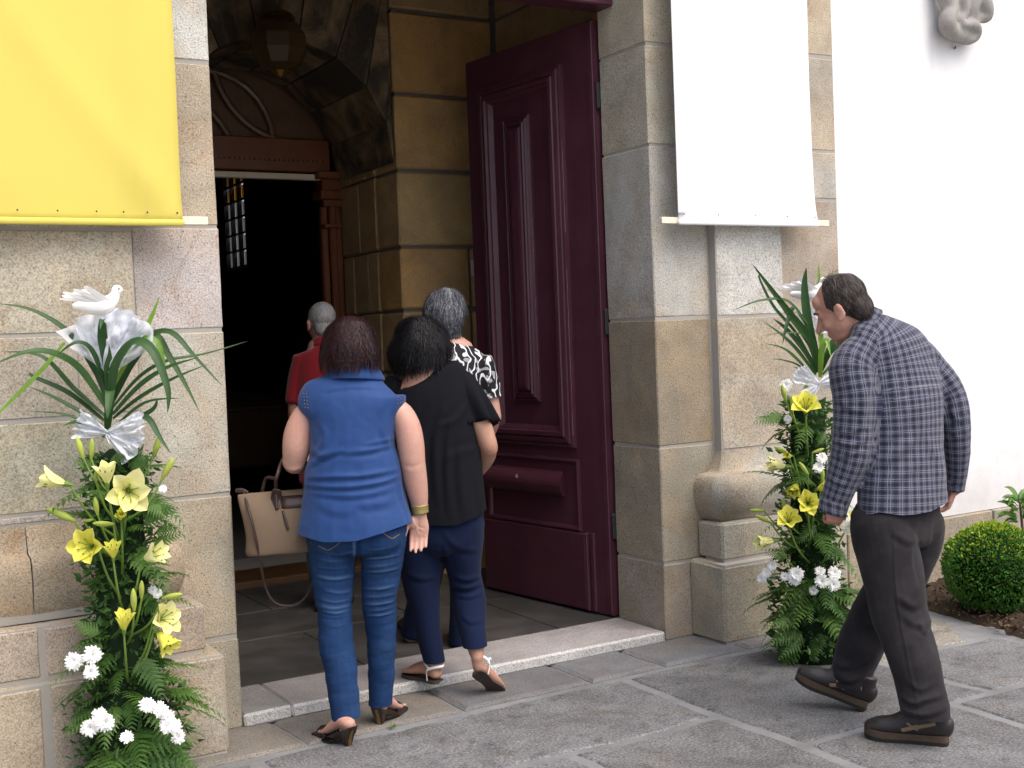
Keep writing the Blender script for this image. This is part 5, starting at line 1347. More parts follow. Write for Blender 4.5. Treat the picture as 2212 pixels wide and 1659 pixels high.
# ---------------------------------------------------------------- woman in black
M_BLACK = fabric('black_jersey', (.0052, .006, .0085), .2, .95, bump=.2, sheen=0)
M_NAVY = fabric('navy_trousers', (.0045, .010, .034), .15, .9, bump=.12, sheen=.03)
M_SOLE = plain('brown_sandal_sole', (.055, .042, .034), .75, .3, 0, .25, 120, .3)
M_WSTRAP = plain('white_leather_strap', (.74, .75, .74), .4)
def sandal(parent, heel, toe, nrm, w_, straps, name='shoe', th=.012):
    d = (toe-heel); L = d.length; d.normalize(); nrm = (nrm-d*nrm.dot(d)).normalized(); s = d.cross(nrm)
    out = [(-.05, .0), (-.03, .55), (.06, .80), (.22, .78), (.42, .66), (.62, .90), (.78, 1.0), (.92, .78), (1.0, .42), (1.03, 0)]
    prof = [(t, k) for t, k in spline(out, 3)]; bm = bmesh.new(); loops = []
    for o in (0, th):
        loop = [bm.verts.new(heel+d*(L*t)+s*(k*w_/2)-nrm*(th-o)+nrm*(.008*(1-t) if o == 0 else .004*max(0, .3-t))) for t, k in prof]
        loop += [bm.verts.new(heel+d*(L*t)-s*(k*w_/2)-nrm*(th-o)+nrm*(.008*(1-t)*0 if o == 0 else .004*max(0, .3-t))) for t, k in prof[-2:0:-1]]
        loops.append(loop)
    n = len(loops[0])
    for i in range(n): j = (i+1) % n; bm.faces.new((loops[0][i], loops[0][j], loops[1][j], loops[1][i]))
    bm.faces.new(loops[0][::-1]); bm.faces.new(loops[1])
    o = bm_obj(name, bm, M_SOLE, parent)
    for pts in straps:
        bm = bmesh.new(); tube(bm, [heel+d*(L*x)+s*y+nrm*z for x, y, z in pts], [(.0065, .0022)]*len(pts), nrm if abs(pts[0][1]) > .02 else s, 8, 4); bm_obj('strap', bm, M_WSTRAP, o, True)
    return o
def black_woman():
    t = person('woman in a black flutter sleeve top and navy trousers stepping over the sill')
    F = Fig(5.38)
    rows = [(922, 815, .0, 66, 42), (927, 825, 0, 86, 52), (930, 848, 0, 91, 60), (936, 900, 0, 90, 70), (943, 968, 0, 92, 75), (948, 1030, 0, 94, 78), (953, 1090, 0, 96, 82), (956, 1130, 0, 97, 84), (957, 1180, 0, 98, 85)]
    legL = [(912, 1130, 0, 54, 60), (908, 1200, -.0, 48, 52), (910, 1260, -.01, 40, 43), (918, 1314, -.015, 33, 37), (925, 1360, -.02, 28, 32), (935, 1410, -.025, 24, 28), (940, 1432, -.03, 22.5, 25), (942, 1455, -.03, 22, 24)]
    legR = [(992, 1130, .0, 54, 62), (997, 1185, .02, 46, 54), (1004, 1240, .04, 36, 44), (1010, 1275, .045, 36, 40), (1014, 1314, .02, 36, 38), (1020, 1355, -.02, 31, 35), (1026, 1390, -.06, 26, 29), (1029, 1410, -.08, 25, 26), (1031, 1430, -.09, 25, 26)]
    bm = bmesh.new(); F.tube(bm, [(952, 1080, 0, 86, 70), (954, 1130, 0, 90, 76), (954, 1165, 0, 86, 72)], capk=.5); F.tube(bm, legL); F.tube(bm, legR)
    me = remesh(bm, .007, 3)
    cut(me, F(940, 1429, -.03), (-UP+RGT*.02).normalized(), F(941, 1455, -.03), .13)
    cut(me, F(1027, 1397, -.08), (-UP+RGT*.05).normalized(), F(1031, 1425, -.09), .115)
    folds(me, [([(975, 1240), (1005, 1252), (1040, 1244)], .012, .008), ([(972, 1262), (1008, 1270), (1042, 1258)], .012, .010), ([(985, 1285), (1015, 1290), (1044, 1280)], .010, .005), ([(960, 1165), (968, 1220), (975, 1290)], .014, .006), ([(880, 1240), (910, 1250), (945, 1245)], .014, .006), ([(960, 1150), (985, 1180), (1030, 1190)], .016, .006), ([(1000, 1330), (1020, 1345), (1046, 1335)], .012, .004)])
    ripple(me, .004, 10, 2, (1, 1, .5)); mesh_obj('trousers', me, M_NAVY, t)
    bm = bmesh.new(); F.tube(bm, rows, exp=2.2, capk=.3); me = remesh(bm, .007, 4)
    cut(me, F(955, 1136, -.17), -UP, F(955, 1165, 0), .4)
    warp_z(me, lambda x, y: np.clip((y-1050)/86, 0, 1)**2*(1136-np.interp(x, [860, 924, 985, 1030, 1052], [1126, 1134, 1137, 1122, 1106]))*F.r(1))
    folds(me, [([(960, 880), (940, 960), (945, 1080)], .02, .007), ([(975, 900), (965, 1000), (970, 1110)], .016, .006), ([(1000, 940), (995, 1030), (1005, 1120)], .02, .006), ([(920, 900), (905, 990), (900, 1100)], .02, .007), ([(1010, 870), (985, 905), (950, 920)], .016, .007), ([(1036, 968), (1000, 975), (960, 990)], .02, .004), ([(1030, 1030), (1035, 1070), (1040, 1110)], .016, .005)])
    ripple(me, .005, 7, 4, (1, 1, .5)); blouse = mesh_obj('blouse', me, M_BLACK, t)
    # flutter sleeves
    def flutter(c0, c1, r0, r1, side, seed, name='flutter_sleeve'):
        ax = (c1-c0); L = ax.length; ax.normalize(); a = (side-ax*side.dot(ax)).normalized(); b = ax.cross(a); vs, fs = [], []; nu, nv = 14, 72
        for i in range(nu+1):
            u = i/nu
            for j in range(nv):
                th = 2*math.pi*j/nv; r_ = (r0*(1-u)+r1*u**.8 if u else r0)
                rip = (.22*u**1.2)*math.sin(th*8+1.2*math.sin(th*2+seed))
                rr = r_*(1+rip); q = c0+ax*(L*u*(1+.16*math.cos(th+.6)*u))+a*(rr*math.cos(th))+b*(rr*math.sin(th)*.85); q.z -= .03*u*u
                vs.append(q)
        for i in range(nu):
            for j in range(nv): k = (j+1) % nv; fs.append((i*nv+j, i*nv+k, (i+1)*nv+k, (i+1)*nv+j))
        o = raw_obj(name, vs, fs, M_BLACK, blouse, True); m = o.modifiers.new('thickness', 'SOLIDIFY'); m.thickness = .0015
    flutter(F(984, 818, .0), F(1032, 906, -.01), F.r(33), F.r(41), RGT, 1); flutter(F(868, 820, .0), F(838, 905, .0), F.r(30), F.r(38), RGT, 2)
    bm = bmesh.new()
    F.tube(bm, rows[1:-1], grow=.84); pass
    F.tube(bm, legL[:-1]+[(938, 1445, -.03, 17, 18)], grow=.76); F.tube(bm, legR[:-2]+[(1031, 1420, -.09, 18, 19)], grow=.76)
    F.tube(bm, [(919, 832, .0, 66, 48), (916, 808, -.004, 50, 42), (912, 790, .005, 32, 33), (910, 760, .015, 28, 30)])
    F.tube(bm, [(988, 846, 0, 24, 28), (1014, 872, .0, 24, 27), (1038, 915, -.01, 23, 25), (1052, 955, -.01, 21, 23), (1056, 968, .0, 20, 21)])
    F.tube(bm, [(1054, 966, .0, 20, 21), (1050, 985, .05, 21, 20), (1040, 1005, .12, 18, 18), (1028, 1022, .20, 14, 14)], RGT)
    hand_into(bm, F(1026, 1026, .205), AWAY-RGT*.45-UP*.1, -RGT, UP, .7)
    F.tube(bm, [(866, 846, 0, 24, 28), (844, 880, .0, 24, 26), (832, 960, .0, 21, 23), (846, 1010, .10, 18, 18), (866, 1030, .2, 14, 14)])
    hand_into(bm, F(868, 1032, .205), AWAY+RGT*.45-UP*.1, RGT, UP, .7)
    hc = F(908, 744, .02); fw = (AWAY-UP*.15-RGT*.05).normalized(); head_into(bm, hc, fw, UP+AWAY*.12)
    # feet: left flat on the sill, right trailing on its toes
    hL = on_z(947, 1468, .078); dL = (AWAY*.72-RGT*.78).normalized(); tL = hL+dL*.225
    aL = F(935, 1438, -.03)
    foot_into(bm, aL, hL+dL*.01, hL+dL*.16-UP*.0, hL+dL*.215, .026)
    hR = F(1032, 1452, -.10); tR = F(1064, 1466, -.02)-UP*.075; tR = hR+(F(1074, 1488, .0)-hR).normalized()*.20
    aR = F(1030, 1412, -.085); dR = (tR-hR).normalized(); nR = (AWAY*.72+UP*.62+RGT*.12); nR = (nR-dR*nR.dot(dR)).normalized(); sR = dR.cross(nR)
    tube(bm, [aR, aR.lerp(hR+nR*.02, .6), hR+nR*.024], [.026, .027, .024], sR, 12, 3)
    tube(bm, [hR+nR*.024, hR+dR*.08+nR*.035, hR+dR*.15+nR*.018, hR+dR*.20+nR*.011], [(.026, .022), (.028, .026), (.038, .016), (.028, .009)], sR, 12, 4)
    me = remesh(bm, .0065, 2); mesh_obj('body', me, M_SKIN2, t); eyes(hc, fw, UP, t)
    st = [[(.18, -.030, .0), (.14, -.041, .045), (.06, -.040, .058), (-.05, -.028, .066), (-.12, 0, .067), (-.05, .028, .066), (.06, .040, .058), (.14, .041, .045), (.18, .030, .0)], [(.06, -.041, .058), (.22, -.036, .078), (.36, 0, .066), (.22, .036, .078), (.06, .041, .058)], [(.36, 0, .083), (.52, 0, .068), (.70, 0, .046), (.84, 0, .012)]]
    sandal(t, hL-UP*.004, tL-UP*.004, UP, .078, [st[0], st[1], st[2]]); sandal(t, hR, tR, nR, .080, [st[0], st[1], st[2]])
    # hair: full dark bob
    bm = bmesh.new(); F.tube(bm, [(908, 732, -.005, 57, 50), (907, 748, -.012, 62, 56), (907, 762, -.016, 64, 55), (908, 780, -.018, 60, 48), (910, 794, -.012, 50, 40)], capk=.98)
    me = remesh(bm, .007, 2); ripple(me, .016, 13, 5, (1, 1, .7)); cut(me, F(908, 788, 0), (-UP+RGT*.06).normalized())
    crown = F(905, 690, -.0)
    def flow(p):
        v = p-crown; v.z = 0; return -UP+v*5*max(0, (p.z-crown.z+.06)/.08)
    hair_obj('hair', me, t, hairmat('black_hair', (.002, .002, .003), (.005, .0045, .006), (.012, .010, .012), .55), 5500, .066, flow, 14, .007, .0011, 1, 1.3)
    return t, F
black_woman()

# ---------------------------------------------------------------- tall woman with grey hair
def swirl():
    g = G('black_and_white_swirl_print', .7, .2)
    v = g.co(); d = g.noise(7, 2, .5, 1.5)
    w1 = g.n('ShaderNodeTexWave', Vector=v, Scale=8.0, Distortion=18.0, Detail=1.5); w1.inputs['Detail Scale'].default_value = 1.3
    line = g.ramp(w1.outputs['Fac'], [(.86, 0.0), (.91, 1.0)])
    patch = g.ramp(g.noise(11, 1, .5, 2.0), [(.56, 0.0), (.58, 1.0)])
    c = g.mix(patch, (.010, .010, .012), (.30, .30, .33)); c = g.mix(line, c, (.66, .66, .68))
    dot = g.ramp(g.vor(90), [(.18, 1.0), (.26, 0.0)]); dm = g.ramp(g.noise(6, 1), [(.5, 0.0), (.55, 1.0)])
    c = g.mix(g.math('MULTIPLY', dot, dm), c, (.66, .66, .68)); g.col(c); return g.m
def grey_woman():
    t = person('tall woman with short grey hair and a black and white patterned blouse')
    F = Fig(6.1)
    rows = [(972, 742, 0, 34, 30), (972, 756, 0, 62, 38), (972, 778, 0, 78, 46), (972, 820, 0, 76, 54), (970, 900, 0, 66, 56), (966, 990, 0, 62, 58), (962, 1080, 0, 66, 60), (962, 1125, 0, 66, 60)]
    bm = bmesh.new(); F.tube(bm, rows, exp=2.2, capk=.3)
    for s, x in ((1, 972), (-1, 972)): F.tube(bm, [(x+s*66, 778, 0, 26, 30), (x+s*80, 815, 0, 25, 28), (x+s*90, 868, 0, 24, 26)], capk=.3)
    me = remesh(bm, .009, 3); cut(me, F(976, 1105, 0), -UP, F(976, 1125, 0), .4)
    for s in (1, -1): cut(me, F(972+s*89, 860, 0), (F(972+s*90, 868, 0)-F(972+s*82, 830, 0)).normalized(), F(972+s*90, 868, 0), .085)
    ripple(me, .004, 9, 1); mesh_obj('blouse', me, swirl(), t)
    legs = ([(936, 1090, 0, 46, 56), (930, 1180, 0, 40, 46), (915, 1280, .03, 32, 36), (896, 1345, .06, 27, 30), (890, 1372, .07, 26, 28)], [(996, 1090, 0, 42, 56), (1000, 1180, 0, 38, 46), (1004, 1280, -.03, 32, 36), (997, 1350, -.06, 27, 30), (994, 1392, -.06, 26, 28)])
    bm = bmesh.new(); F.tube(bm, [(966, 1070, 0, 60, 54), (966, 1130, 0, 62, 56)], capk=.4)
    for l in legs: F.tube(bm, l, capk=.2)
    me = remesh(bm, .009, 3); ripple(me, .004, 9, 3); mesh_obj('trousers', me, M_NAVY, t)
    bm = bmesh.new(); F.tube(bm, rows[1:], grow=.85)
    for l in legs: F.tube(bm, l, grow=.7)
    F.tube(bm, [(972, 764, 0, 36, 30), (974, 742, .0, 24, 24), (970, 715, .01, 22, 23)])
    F.tube(bm, [(1044, 800, 0, 20, 22), (1058, 850, 0, 17.5, 18), (1068, 902, .0, 15.5, 16)]); F.tube(bm, [(1067, 900, 0, 15.5, 16), (1060, 925, .06, 15, 15), (1048, 955, .14, 11, 11)]); hand_into(bm, F(1046, 960, .145), AWAY-RGT*.5-UP*.4, -RGT, UP, .7)
    F.tube(bm, [(900, 800, 0, 20, 22), (884, 850, 0, 17.5, 18), (878, 902, .0, 15.5, 16)]); F.tube(bm, [(878, 900, 0, 15.5, 16), (886, 925, .06, 15, 15), (898, 955, .14, 11, 11)]); hand_into(bm, F(900, 960, .145), AWAY+RGT*.5-UP*.4, RGT, UP, .7)
    hc = F(963, 676, .02); fw = (AWAY-UP*.05).normalized(); head_into(bm, hc, fw, UP); me = remesh(bm, .0075, 2); mesh_obj('body', me, M_SKIN, t); eyes(hc, fw, UP, t)
    for fx, fy, z, dd in ((884, 1372, .05, -.35), (988, 1393, .05, -.1)):
        hp = on_z(fx, fy, z); d = (AWAY+RGT*dd*.6).normalized(); bm = bmesh.new()
        tube(bm, [hp+UP*.035, hp+d*.10+UP*.038, hp+d*.19+UP*.022, hp+d*.25+UP*.014], [(.034, .036), (.036, .036), (.045, .022), (.03, .012)], d.cross(UP), 12, 3); bm_obj('shoe', bm, M_BLACKSHOE, t, True)
    bm = bmesh.new(); F.tube(bm, [(962, 662, -.01, 45, 42), (962, 676, -.018, 47, 44), (964, 692, -.024, 43, 38), (970, 712, -.022, 30, 26), (974, 722, -.018, 22, 18)], capk=.95)
    me = remesh(bm, .007, 2); ripple(me, .006, 20, 5, (1, 1, .5))
    crown = F(960, 632, -.01)
    def flow(p):
        v = p-crown; v.z = 0; return -UP+v*6*max(0, (p.z-crown.z+.06)/.08)-RGT*.12
    hair_obj('hair', me, t, hairmat('grey_hair', (.022, .024, .03), (.075, .08, .095), (.30, .31, .33), .5), 4500, .05, flow, 24, .006, .0011, 0, .6)
    bm = bmesh.new(); ball(bm, F(993, 724, .0), .006, .006, .009, seg=8); bm_obj('earring', bm, M_BRASS, t)
grey_woman()

# ---------------------------------------------------------------- man in red, already inside
def red_man():
    t = person('man with cropped grey hair in a red polo shirt, furthest inside the doorway')
    F = Fig(7.0); M_RED = fabric('red_pique', (.22, .010, .016), .1, .8)
    rows = [(706, 738, 0, 34, 30), (710, 750, 0, 56, 36), (712, 772, 0, 70, 44), (713, 830, 0, 72, 50), (714, 920, 0, 68, 50), (714, 1010, 0, 68, 50), (714, 1040, 0, 68, 50)]
    bm = bmesh.new(); F.tube(bm, rows, exp=2.2, capk=.3)
    for s in (1, -1): F.tube(bm, [(712+s*56, 774, 0, 24, 28), (712+s*70, 830, 0, 22, 26), (712+s*74, 868, 0, 22, 25)], capk=.3)
    me = remesh(bm, .010, 3); ripple(me, .004, 9, 1); shirt = mesh_obj('polo_shirt', me, M_RED, t)
    bm = bmesh.new(); F.tube(bm, [(700, 728, 0, 27, 27), (704, 742, 0, 34, 32)], capk=.1); bm_obj('collar', bm, M_RED, shirt, True)
    bm = bmesh.new(); legs = ([(690, 1010, 0, 38, 46), (688, 1130, 0, 31, 36), (690, 1250, 0, 25, 28)], [(738, 1010, 0, 38, 46), (740, 1130, 0, 31, 36), (738, 1250, 0, 25, 28)])
    F.tube(bm, [(714, 990, 0, 60, 44), (714, 1030, 0, 62, 46)])
    for l in legs: F.tube(bm, l, capk=.2)
    me = remesh(bm, .010, 3); mesh_obj('trousers', me, fabric('charcoal_trousers', (.02, .02, .024)), t)
    bm = bmesh.new(); F.tube(bm, rows[1:], grow=.85)
    for l in legs: F.tube(bm, l, grow=.7)
    F.tube(bm, [(706, 752, 0, 30, 28), (699, 735, .0, 22, 23), (695, 712, .0, 21, 22)])
    for s in (1, -1):
        F.tube(bm, [(712+s*70, 840, 0, 16, 18), (712+s*76, 890, .0, 14, 15), (712+s*72, 950, .05, 11, 11)]); hand_into(bm, F(712+s*72, 956, .05), -UP+AWAY*.3, RGT*-s, AWAY, .6)
    hc = F(694, 698, .0); fw = (AWAY-RGT*.55-UP*.1).normalized(); head_into(bm, hc, fw, UP, 1.02); me = remesh(bm, .0075, 2); mesh_obj('body', me, M_SKIN3, t); eyes(hc, fw, UP, t, 1.02)
    for fx in (690, 738):
        hp = F(fx, 1262, -.06); hp.z = .05; bm = bmesh.new(); d = AWAY
        tube(bm, [hp+UP*.035, hp+d*.10+UP*.04, hp+d*.2+UP*.025, hp+d*.28+UP*.018], [(.036, .036), (.038, .04), (.046, .025), (.03, .014)], d.cross(UP), 12, 3); bm_obj('shoe', bm, M_BLACKSHOE, t, True)
    bm = bmesh.new(); up2 = (UP+AWAY*.1).normalized(); rt2 = fw.cross(UP).normalized()
    ball(bm, hc+UP*.034-fw*.014, .079, .099, .088, rt2, fw, UP, 18); ball(bm, hc-UP*.03-fw*.055, .062, .045, .06, rt2, fw, UP, 14)
    me = remesh(bm, .006, 2); cut(me, hc+fw*.055+UP*.05, (fw-UP*.35).normalized()); cut(me, hc-UP*.0+fw*.03, (fw*.6-UP*.8).normalized())
    hair_obj('hair', me, t, hairmat('cropped_grey_hair', (.16, .15, .14), (.30, .29, .28), (.5, .49, .47), .7), 1600, .016, lambda p: -UP*.8-fw*.4, 34, .002, .0012, 0, .0, None, 4)
red_man()

# ---------------------------------------------------------------- man in the plaid shirt
def plaid():
    g = G('slate_plaid_cotton', .9, .15)
    uv = g.n('ShaderNodeUVMap'); uv.uv_map = 'UVMap'; sp = g.n('ShaderNodeSeparateXYZ', Vector=uv.outputs[0])
    def bands(x, per):
        f = g.math('FRACT', g.math('ADD', g.math('DIVIDE', x, per), 50.0))
        dark = g.ramp(g.math('ABSOLUTE', g.math('SUBTRACT', f, .5)), [(.13, 1.0), (.17, 0.0)])
        f2 = g.math('ABSOLUTE', g.math('SUBTRACT', g.math('FRACT', g.math('ADD', g.math('DIVIDE', x, per/4.0), 50.0)), .5))
        lite = g.math('MULTIPLY', g.ramp(f2, [(.08, 1.0), (.20, 0.0)]), g.math('SUBTRACT', 1.0, dark))
        lite = g.math('MULTIPLY', lite, g.ramp(g.math('ABSOLUTE', g.math('SUBTRACT', f, .5)), [(.28, 0.0), (.34, 1.0)]))
        return dark, lite
    du, lu = bands(sp.outputs[0], .0355); dv_, lv = bands(sp.outputs[1], .0310)
    c = g.mix(g.noise(5, 3), (.050, .058, .100), (.064, .073, .118))
    c = g.mix(g.math('MULTIPLY', du, .66), c, (.010, .010, .018)); c = g.mix(g.math('MULTIPLY', dv_, .62), c, (.012, .012, .020))
    c = g.mix(g.math('MULTIPLY', lu, .42), c, (.30, .29, .31)); c = g.mix(g.math('MULTIPLY', lv, .42), c, (.30, .28, .29))
    g.col(c); g.b.inputs['Sheen Weight'].default_value = .15; g.bump(g.math('ADD', g.noise(500, 1), g.math('MULTIPLY', g.noise(24, 4, .6, .6), 1.6)), .15, .006); return g.m
def plaid_man():
    t = person('stooping man in a slate plaid shirt and dark grey corduroy trousers walking left')
    F = Fig(4.72); YW = R(35)
    side = (RGT*math.cos(YW)+AWAY*math.sin(YW)).normalized(); front = (AWAY*math.cos(YW)-RGT*math.sin(YW)).normalized()
    def row(px, py, dd, hw, hd): return (px, py, dd, math.sqrt(max(1, hw*hw-(hd*math.sin(YW))**2))/math.cos(YW), hd)
    torso = [row(1886, 686, .01, 38, 34), row(1898, 700, .01, 66, 42), row(1912, 718, .01, 86, 52), row(1922, 745, .01, 95, 62), row(1932, 790, .01, 98, 68), row(1942, 850, .0, 97, 72), row(1948, 920, .0, 96, 70), row(1949, 990, 0, 98, 70), row(1949, 1050, 0, 104, 72), row(1949, 1095, 0, 106, 74), row(1949, 1150, 0, 106, 74)]
    armL = [(1852, 766, -.075, 42, 44), (1838, 800, -.095, 46, 48), (1846, 860, -.105, 45, 47), (1843, 930, -.10, 42, 44), (1836, 985, -.09, 41, 42), (1820, 1035, -.07, 36, 36), (1803, 1085, -.05, 30, 29), (1792, 1125, -.04, 27, 25)]
    armR = [(1982, 762, .09, 36, 42), (2012, 800, .11, 37, 42), (2045, 850, .11, 39, 42), (2060, 900, .10, 35, 38), (2066, 960, .12, 30, 34), (2066, 1020, .15, 24, 28), (2062, 1055, .17, 22, 24), (2060, 1080, .18, 21, 22)]
    bm = bmesh.new(); F.tube(bm, torso, side, 28, exp=2.1, capk=.25, flat=UP); F.tube(bm, armL); F.tube(bm, armR)
    me = remesh(bm, .0065, 4)
    cut(me, F(1949, 1108, -.14), (-UP*1+RGT*.02).normalized(), F(1953, 1142, 0), .27)
    cut(me, F(1797, 1107, -.045), (F(1790, 1132, -.04)-F(1803, 1085, -.05)).normalized(), F(1792, 1128, -.04), .075)
    cut(me, F(2061, 1056, .17), (F(2060, 1080, .18)-F(2064, 1030, .16)).normalized(), F(2060, 1075, .18), .06)
    warp_z(me, lambda x, y: np.where(np.abs(x-1950) < 125, np.clip((y-1040)/68, 0, 1)**2*(1108-np.interp(x, [1835, 1850, 1900, 1950, 2010, 2045, 2060], [1118, 1116, 1102, 1111, 1112, 1100, 1090]))*F.r(1), 0))
    folds(me, [([(1898, 790), (1885, 860), (1878, 930)], .016, -.010), ([(2035, 785), (2046, 850), (2048, 930)], .016, -.009), ([(1900, 960), (1940, 930), (1970, 880)], .02, .007), ([(1880, 1010), (1930, 985), (1985, 940)], .022, .008), ([(1890, 1060), (1940, 1035), (1990, 1000)], .022, .006), ([(1960, 760), (1980, 840), (1985, 930)], .022, .006), ([(1925, 740), (1930, 800), (1915, 860)], .02, .006), ([(2000, 740), (2022, 770), (2034, 800)], .014, .006), ([(2010, 960), (2030, 1000), (2035, 1060)], .02, .006),
               ([(1806, 925), (1836, 935), (1872, 918)], .012, .008), ([(1802, 950), (1836, 962), (1870, 950)], .012, .009), ([(1800, 980), (1830, 985), (1862, 975)], .010, .006), ([(1805, 850), (1830, 880), (1870, 890)], .014, .006), ([(1790, 1030), (1815, 1045), (1842, 1040)], .012, .006),
               ([(2050, 880), (2066, 905), (2088, 900)], .012, .007), ([(2052, 930), (2070, 945), (2090, 935)], .010, .005), ([(1850, 700), (1870, 740), (1895, 770)], .012, .005)])
    ripple(me, .004, 9, 3); ripple(me, .0015, 26, 5)
    tp = [F(x, y, d) for x, y, d, _, _ in torso]; tr = [F.r(r[3])*.85 for r in torso]
    part_uv(me, [(tp, tr, side), ([F(*r[:3]) for r in armL], [F.r(r[3])*1.12 for r in armL], RGT), ([F(*r[:3]) for r in armR], [F.r(r[3])*1.12 for r in armR], RGT)])
    mp = plaid(); shirt = mesh_obj('shirt', me, mp, t)
    # collar stand folded over
    bm = bmesh.new(); rings = []; c0 = F(1866, 700, .01); ax = (F(1842, 660, .0)-F(1890, 706, .01)).normalized(); a_ = (side-ax*side.dot(ax)).normalized(); b_ = ax.cross(a_); b_ = b_ if b_.dot(front) > 0 else -b_
    nn = 48
    for h, r1, r2 in ((.000, .068, .066), (.030, .066, .062), (.036, .069, .066), (.020, .078, .075), (-.010, .090, .086), (-.014, .088, .084)):
        rings.append([bm.verts.new(c0+ax*(h-.012*max(0, math.sin(R(-235+i*290/nn)))*1.0)+a_*(r1*math.cos(R(-235+i*290/nn)))+b_*(r2*math.sin(R(-235+i*290/nn)))) for i in range(nn+1)])
    for q, w_ in zip(rings, rings[1:]):
        for i in range(nn): bm.faces.new((q[i], q[i+1], w_[i+1], w_[i]))
    co = bm_obj('collar', bm, mp, shirt, True); uvl = co.data.uv_layers.new(name='UVMap')
    for p in co.data.polygons:
        for k, li in enumerate(p.loop_indices):
            v = co.data.vertices[co.data.loops[li].vertex_index].co-c0; ang = math.atan2(v.dot(b_), v.dot(a_)); ang = ang if ang > -2.2 else ang+2*math.pi
            uvl.data[li].uv = (ang*.075, v.dot(ax)*1.6+.3)
    # cuffs
    for c1, c2, r1 in ((F(1803, 1082, -.05), F(1795, 1108, -.045), F.r(31)), (F(2063, 1034, .16), F(2061, 1058, .17), F.r(24))):
        bm = bmesh.new(); tube(bm, [c1, c1.lerp(c2, .5), c2], [r1, r1*.98, r1*.94], RGT, 20, 3, True, 2.0, .1); cu = bm_obj('cuff', bm, mp, shirt, True); uvl = cu.data.uv_layers.new(name='UVMap'); ax2 = (c2-c1).normalized()
        for lp in cu.data.loops:
            v = cu.data.vertices[lp.vertex_index].co-c1; uvl.data[lp.index].uv = (math.atan2(v.dot(AWAY), v.dot(RGT))*r1, v.dot(ax2)*1.0)
    # trousers
    legA = [(1902, 1130, -.05, 64, 66), (1916, 1190, -.07, 66, 62), (1932, 1263, -.10, 63, 56), (1942, 1320, -.12, 59, 52), (1955, 1368, -.15, 54, 49), (1974, 1430, -.19, 51, 47), (1987, 1480, -.21, 49, 46), (1996, 1526, -.23, 51, 47), (1998, 1556, -.235, 50, 47), (1999, 1585, -.235, 46, 45)]
    legB = [(1992, 1130, .05, 46, 62), (1975, 1190, .08, 50, 60), (1935, 1263, .13, 56, 54), (1900, 1320, .17, 56, 52), (1866, 1380, .21, 52, 50), (1845, 1430, .24, 49, 47), (1836, 1470, .25, 45, 46), (1832, 1500, .25, 42, 44)]
    bm = bmesh.new(); F.tube(bm, [row(1946, 1075, 0, 94, 62), row(1944, 1120, 0, 94, 66), row(1942, 1160, 0, 88, 64)], side, 24, capk=.4); F.tube(bm, legA); F.tube(bm, legB)
    me = remesh(bm, .007, 3)
    cut(me, F(1998, 1555, -.30), (-UP-RGT*.10).normalized(), F(1999, 1582, -.235), .17)
    cut(me, F(1832, 1487, .19), (-UP-RGT*.12).normalized(), F(1832, 1506, .25), .14)
    folds(me, [([(1985, 1140), (1978, 1200), (1984, 1260)], .012, -.006), ([(1930, 1150), (1960, 1170), (1988, 1165)], .014, .007), ([(1940, 1290), (1975, 1310), (2000, 1290)], .014, .008), ([(1985, 1345), (2000, 1365), (2008, 1330)], .010, .007), ([(1950, 1330), (1980, 1350), (2008, 1345)], .014, .006), ([(1942, 1500), (1970, 1520), (2000, 1512), (2042, 1500)], .012, .010), ([(1944, 1530), (1990, 1545), (2046, 1528)], .012, .011), ([(1960, 1470), (1990, 1490), (2030, 1470)], .012, .005),
               ([(1930, 1130), (1938, 1300), (1985, 1540)], .006, .003), ([(1800, 1425), (1830, 1440), (1870, 1420)], .012, .010), ([(1798, 1455), (1835, 1470), (1878, 1452)], .012, .010), ([(1850, 1330), (1880, 1350), (1900, 1350)], .014, .006)])
    ripple(me, .007, 7, 7); ripple(me, .0025, 20, 2, (1, 1, .6))
    g = G('charcoal_corduroy', .92, .1); c = g.mix(g.noise(6, 4, .6), (.013, .0118, .0138), (.024, .022, .0245)); c = g.mix(g.ramp(g.noise(11, 3), [(.45, 0.0), (.75, .6)]), c, (.040, .037, .039)); g.col(c); g.b.inputs['Sheen Weight'].default_value = .06
    wv = g.n('ShaderNodeTexWave', Vector=g.co(), Scale=120.0); g.bump(g.math('ADD', g.math('MULTIPLY', wv.outputs['Fac'], .4), g.math('MULTIPLY', g.noise(26, 4), 1.5)), .2, .005)
    mesh_obj('trousers', me, g.m, t)
    # body
    bm = bmesh.new(); F.tube(bm, torso[2:-2], side, 20, grow=.78, flat=UP, capk=.2); F.tube(bm, armL[:-1], grow=.7); F.tube(bm, armR[:-1], grow=.7); F.tube(bm, legA[:-3], grow=.55, capk=.2); F.tube(bm, legB[:-2], grow=.55, capk=.2)
    F.tube(bm, [row(1948, 1085, 0, 66, 46), row(1935, 1125, -.01, 56, 42)], side, 20)
    hc = F(1819, 664, -.0); fw = (-RGT*.72+AWAY*.47-UP*.44).normalized(); hup = (UP*.88-RGT*.42+AWAY*.1).normalized()
    F.tube(bm, [(1885, 720, .01, 40, 40), (1864, 700, .01, 34, 36), (1840, 676, .005, 34, 34)]); head_into(bm, hc, fw, hup, 1.06, True, 1.04)
    d = (F(1796, 1135, -.045)-F(1801, 1095, -.048)).normalized()
    hand_into(bm, F(1804, 1078, -.047), (d*1+RGT*.10).normalized(), (-RGT*.2+AWAY*.9), RGT*.8-AWAY*.3, 1.5, .98, .03, .027)
    hand_into(bm, F(2061, 1052, .17), (-UP+AWAY*.25-RGT*.25).normalized(), -RGT*.7+AWAY*.3, AWAY, .9, 1.0, .03, .026)
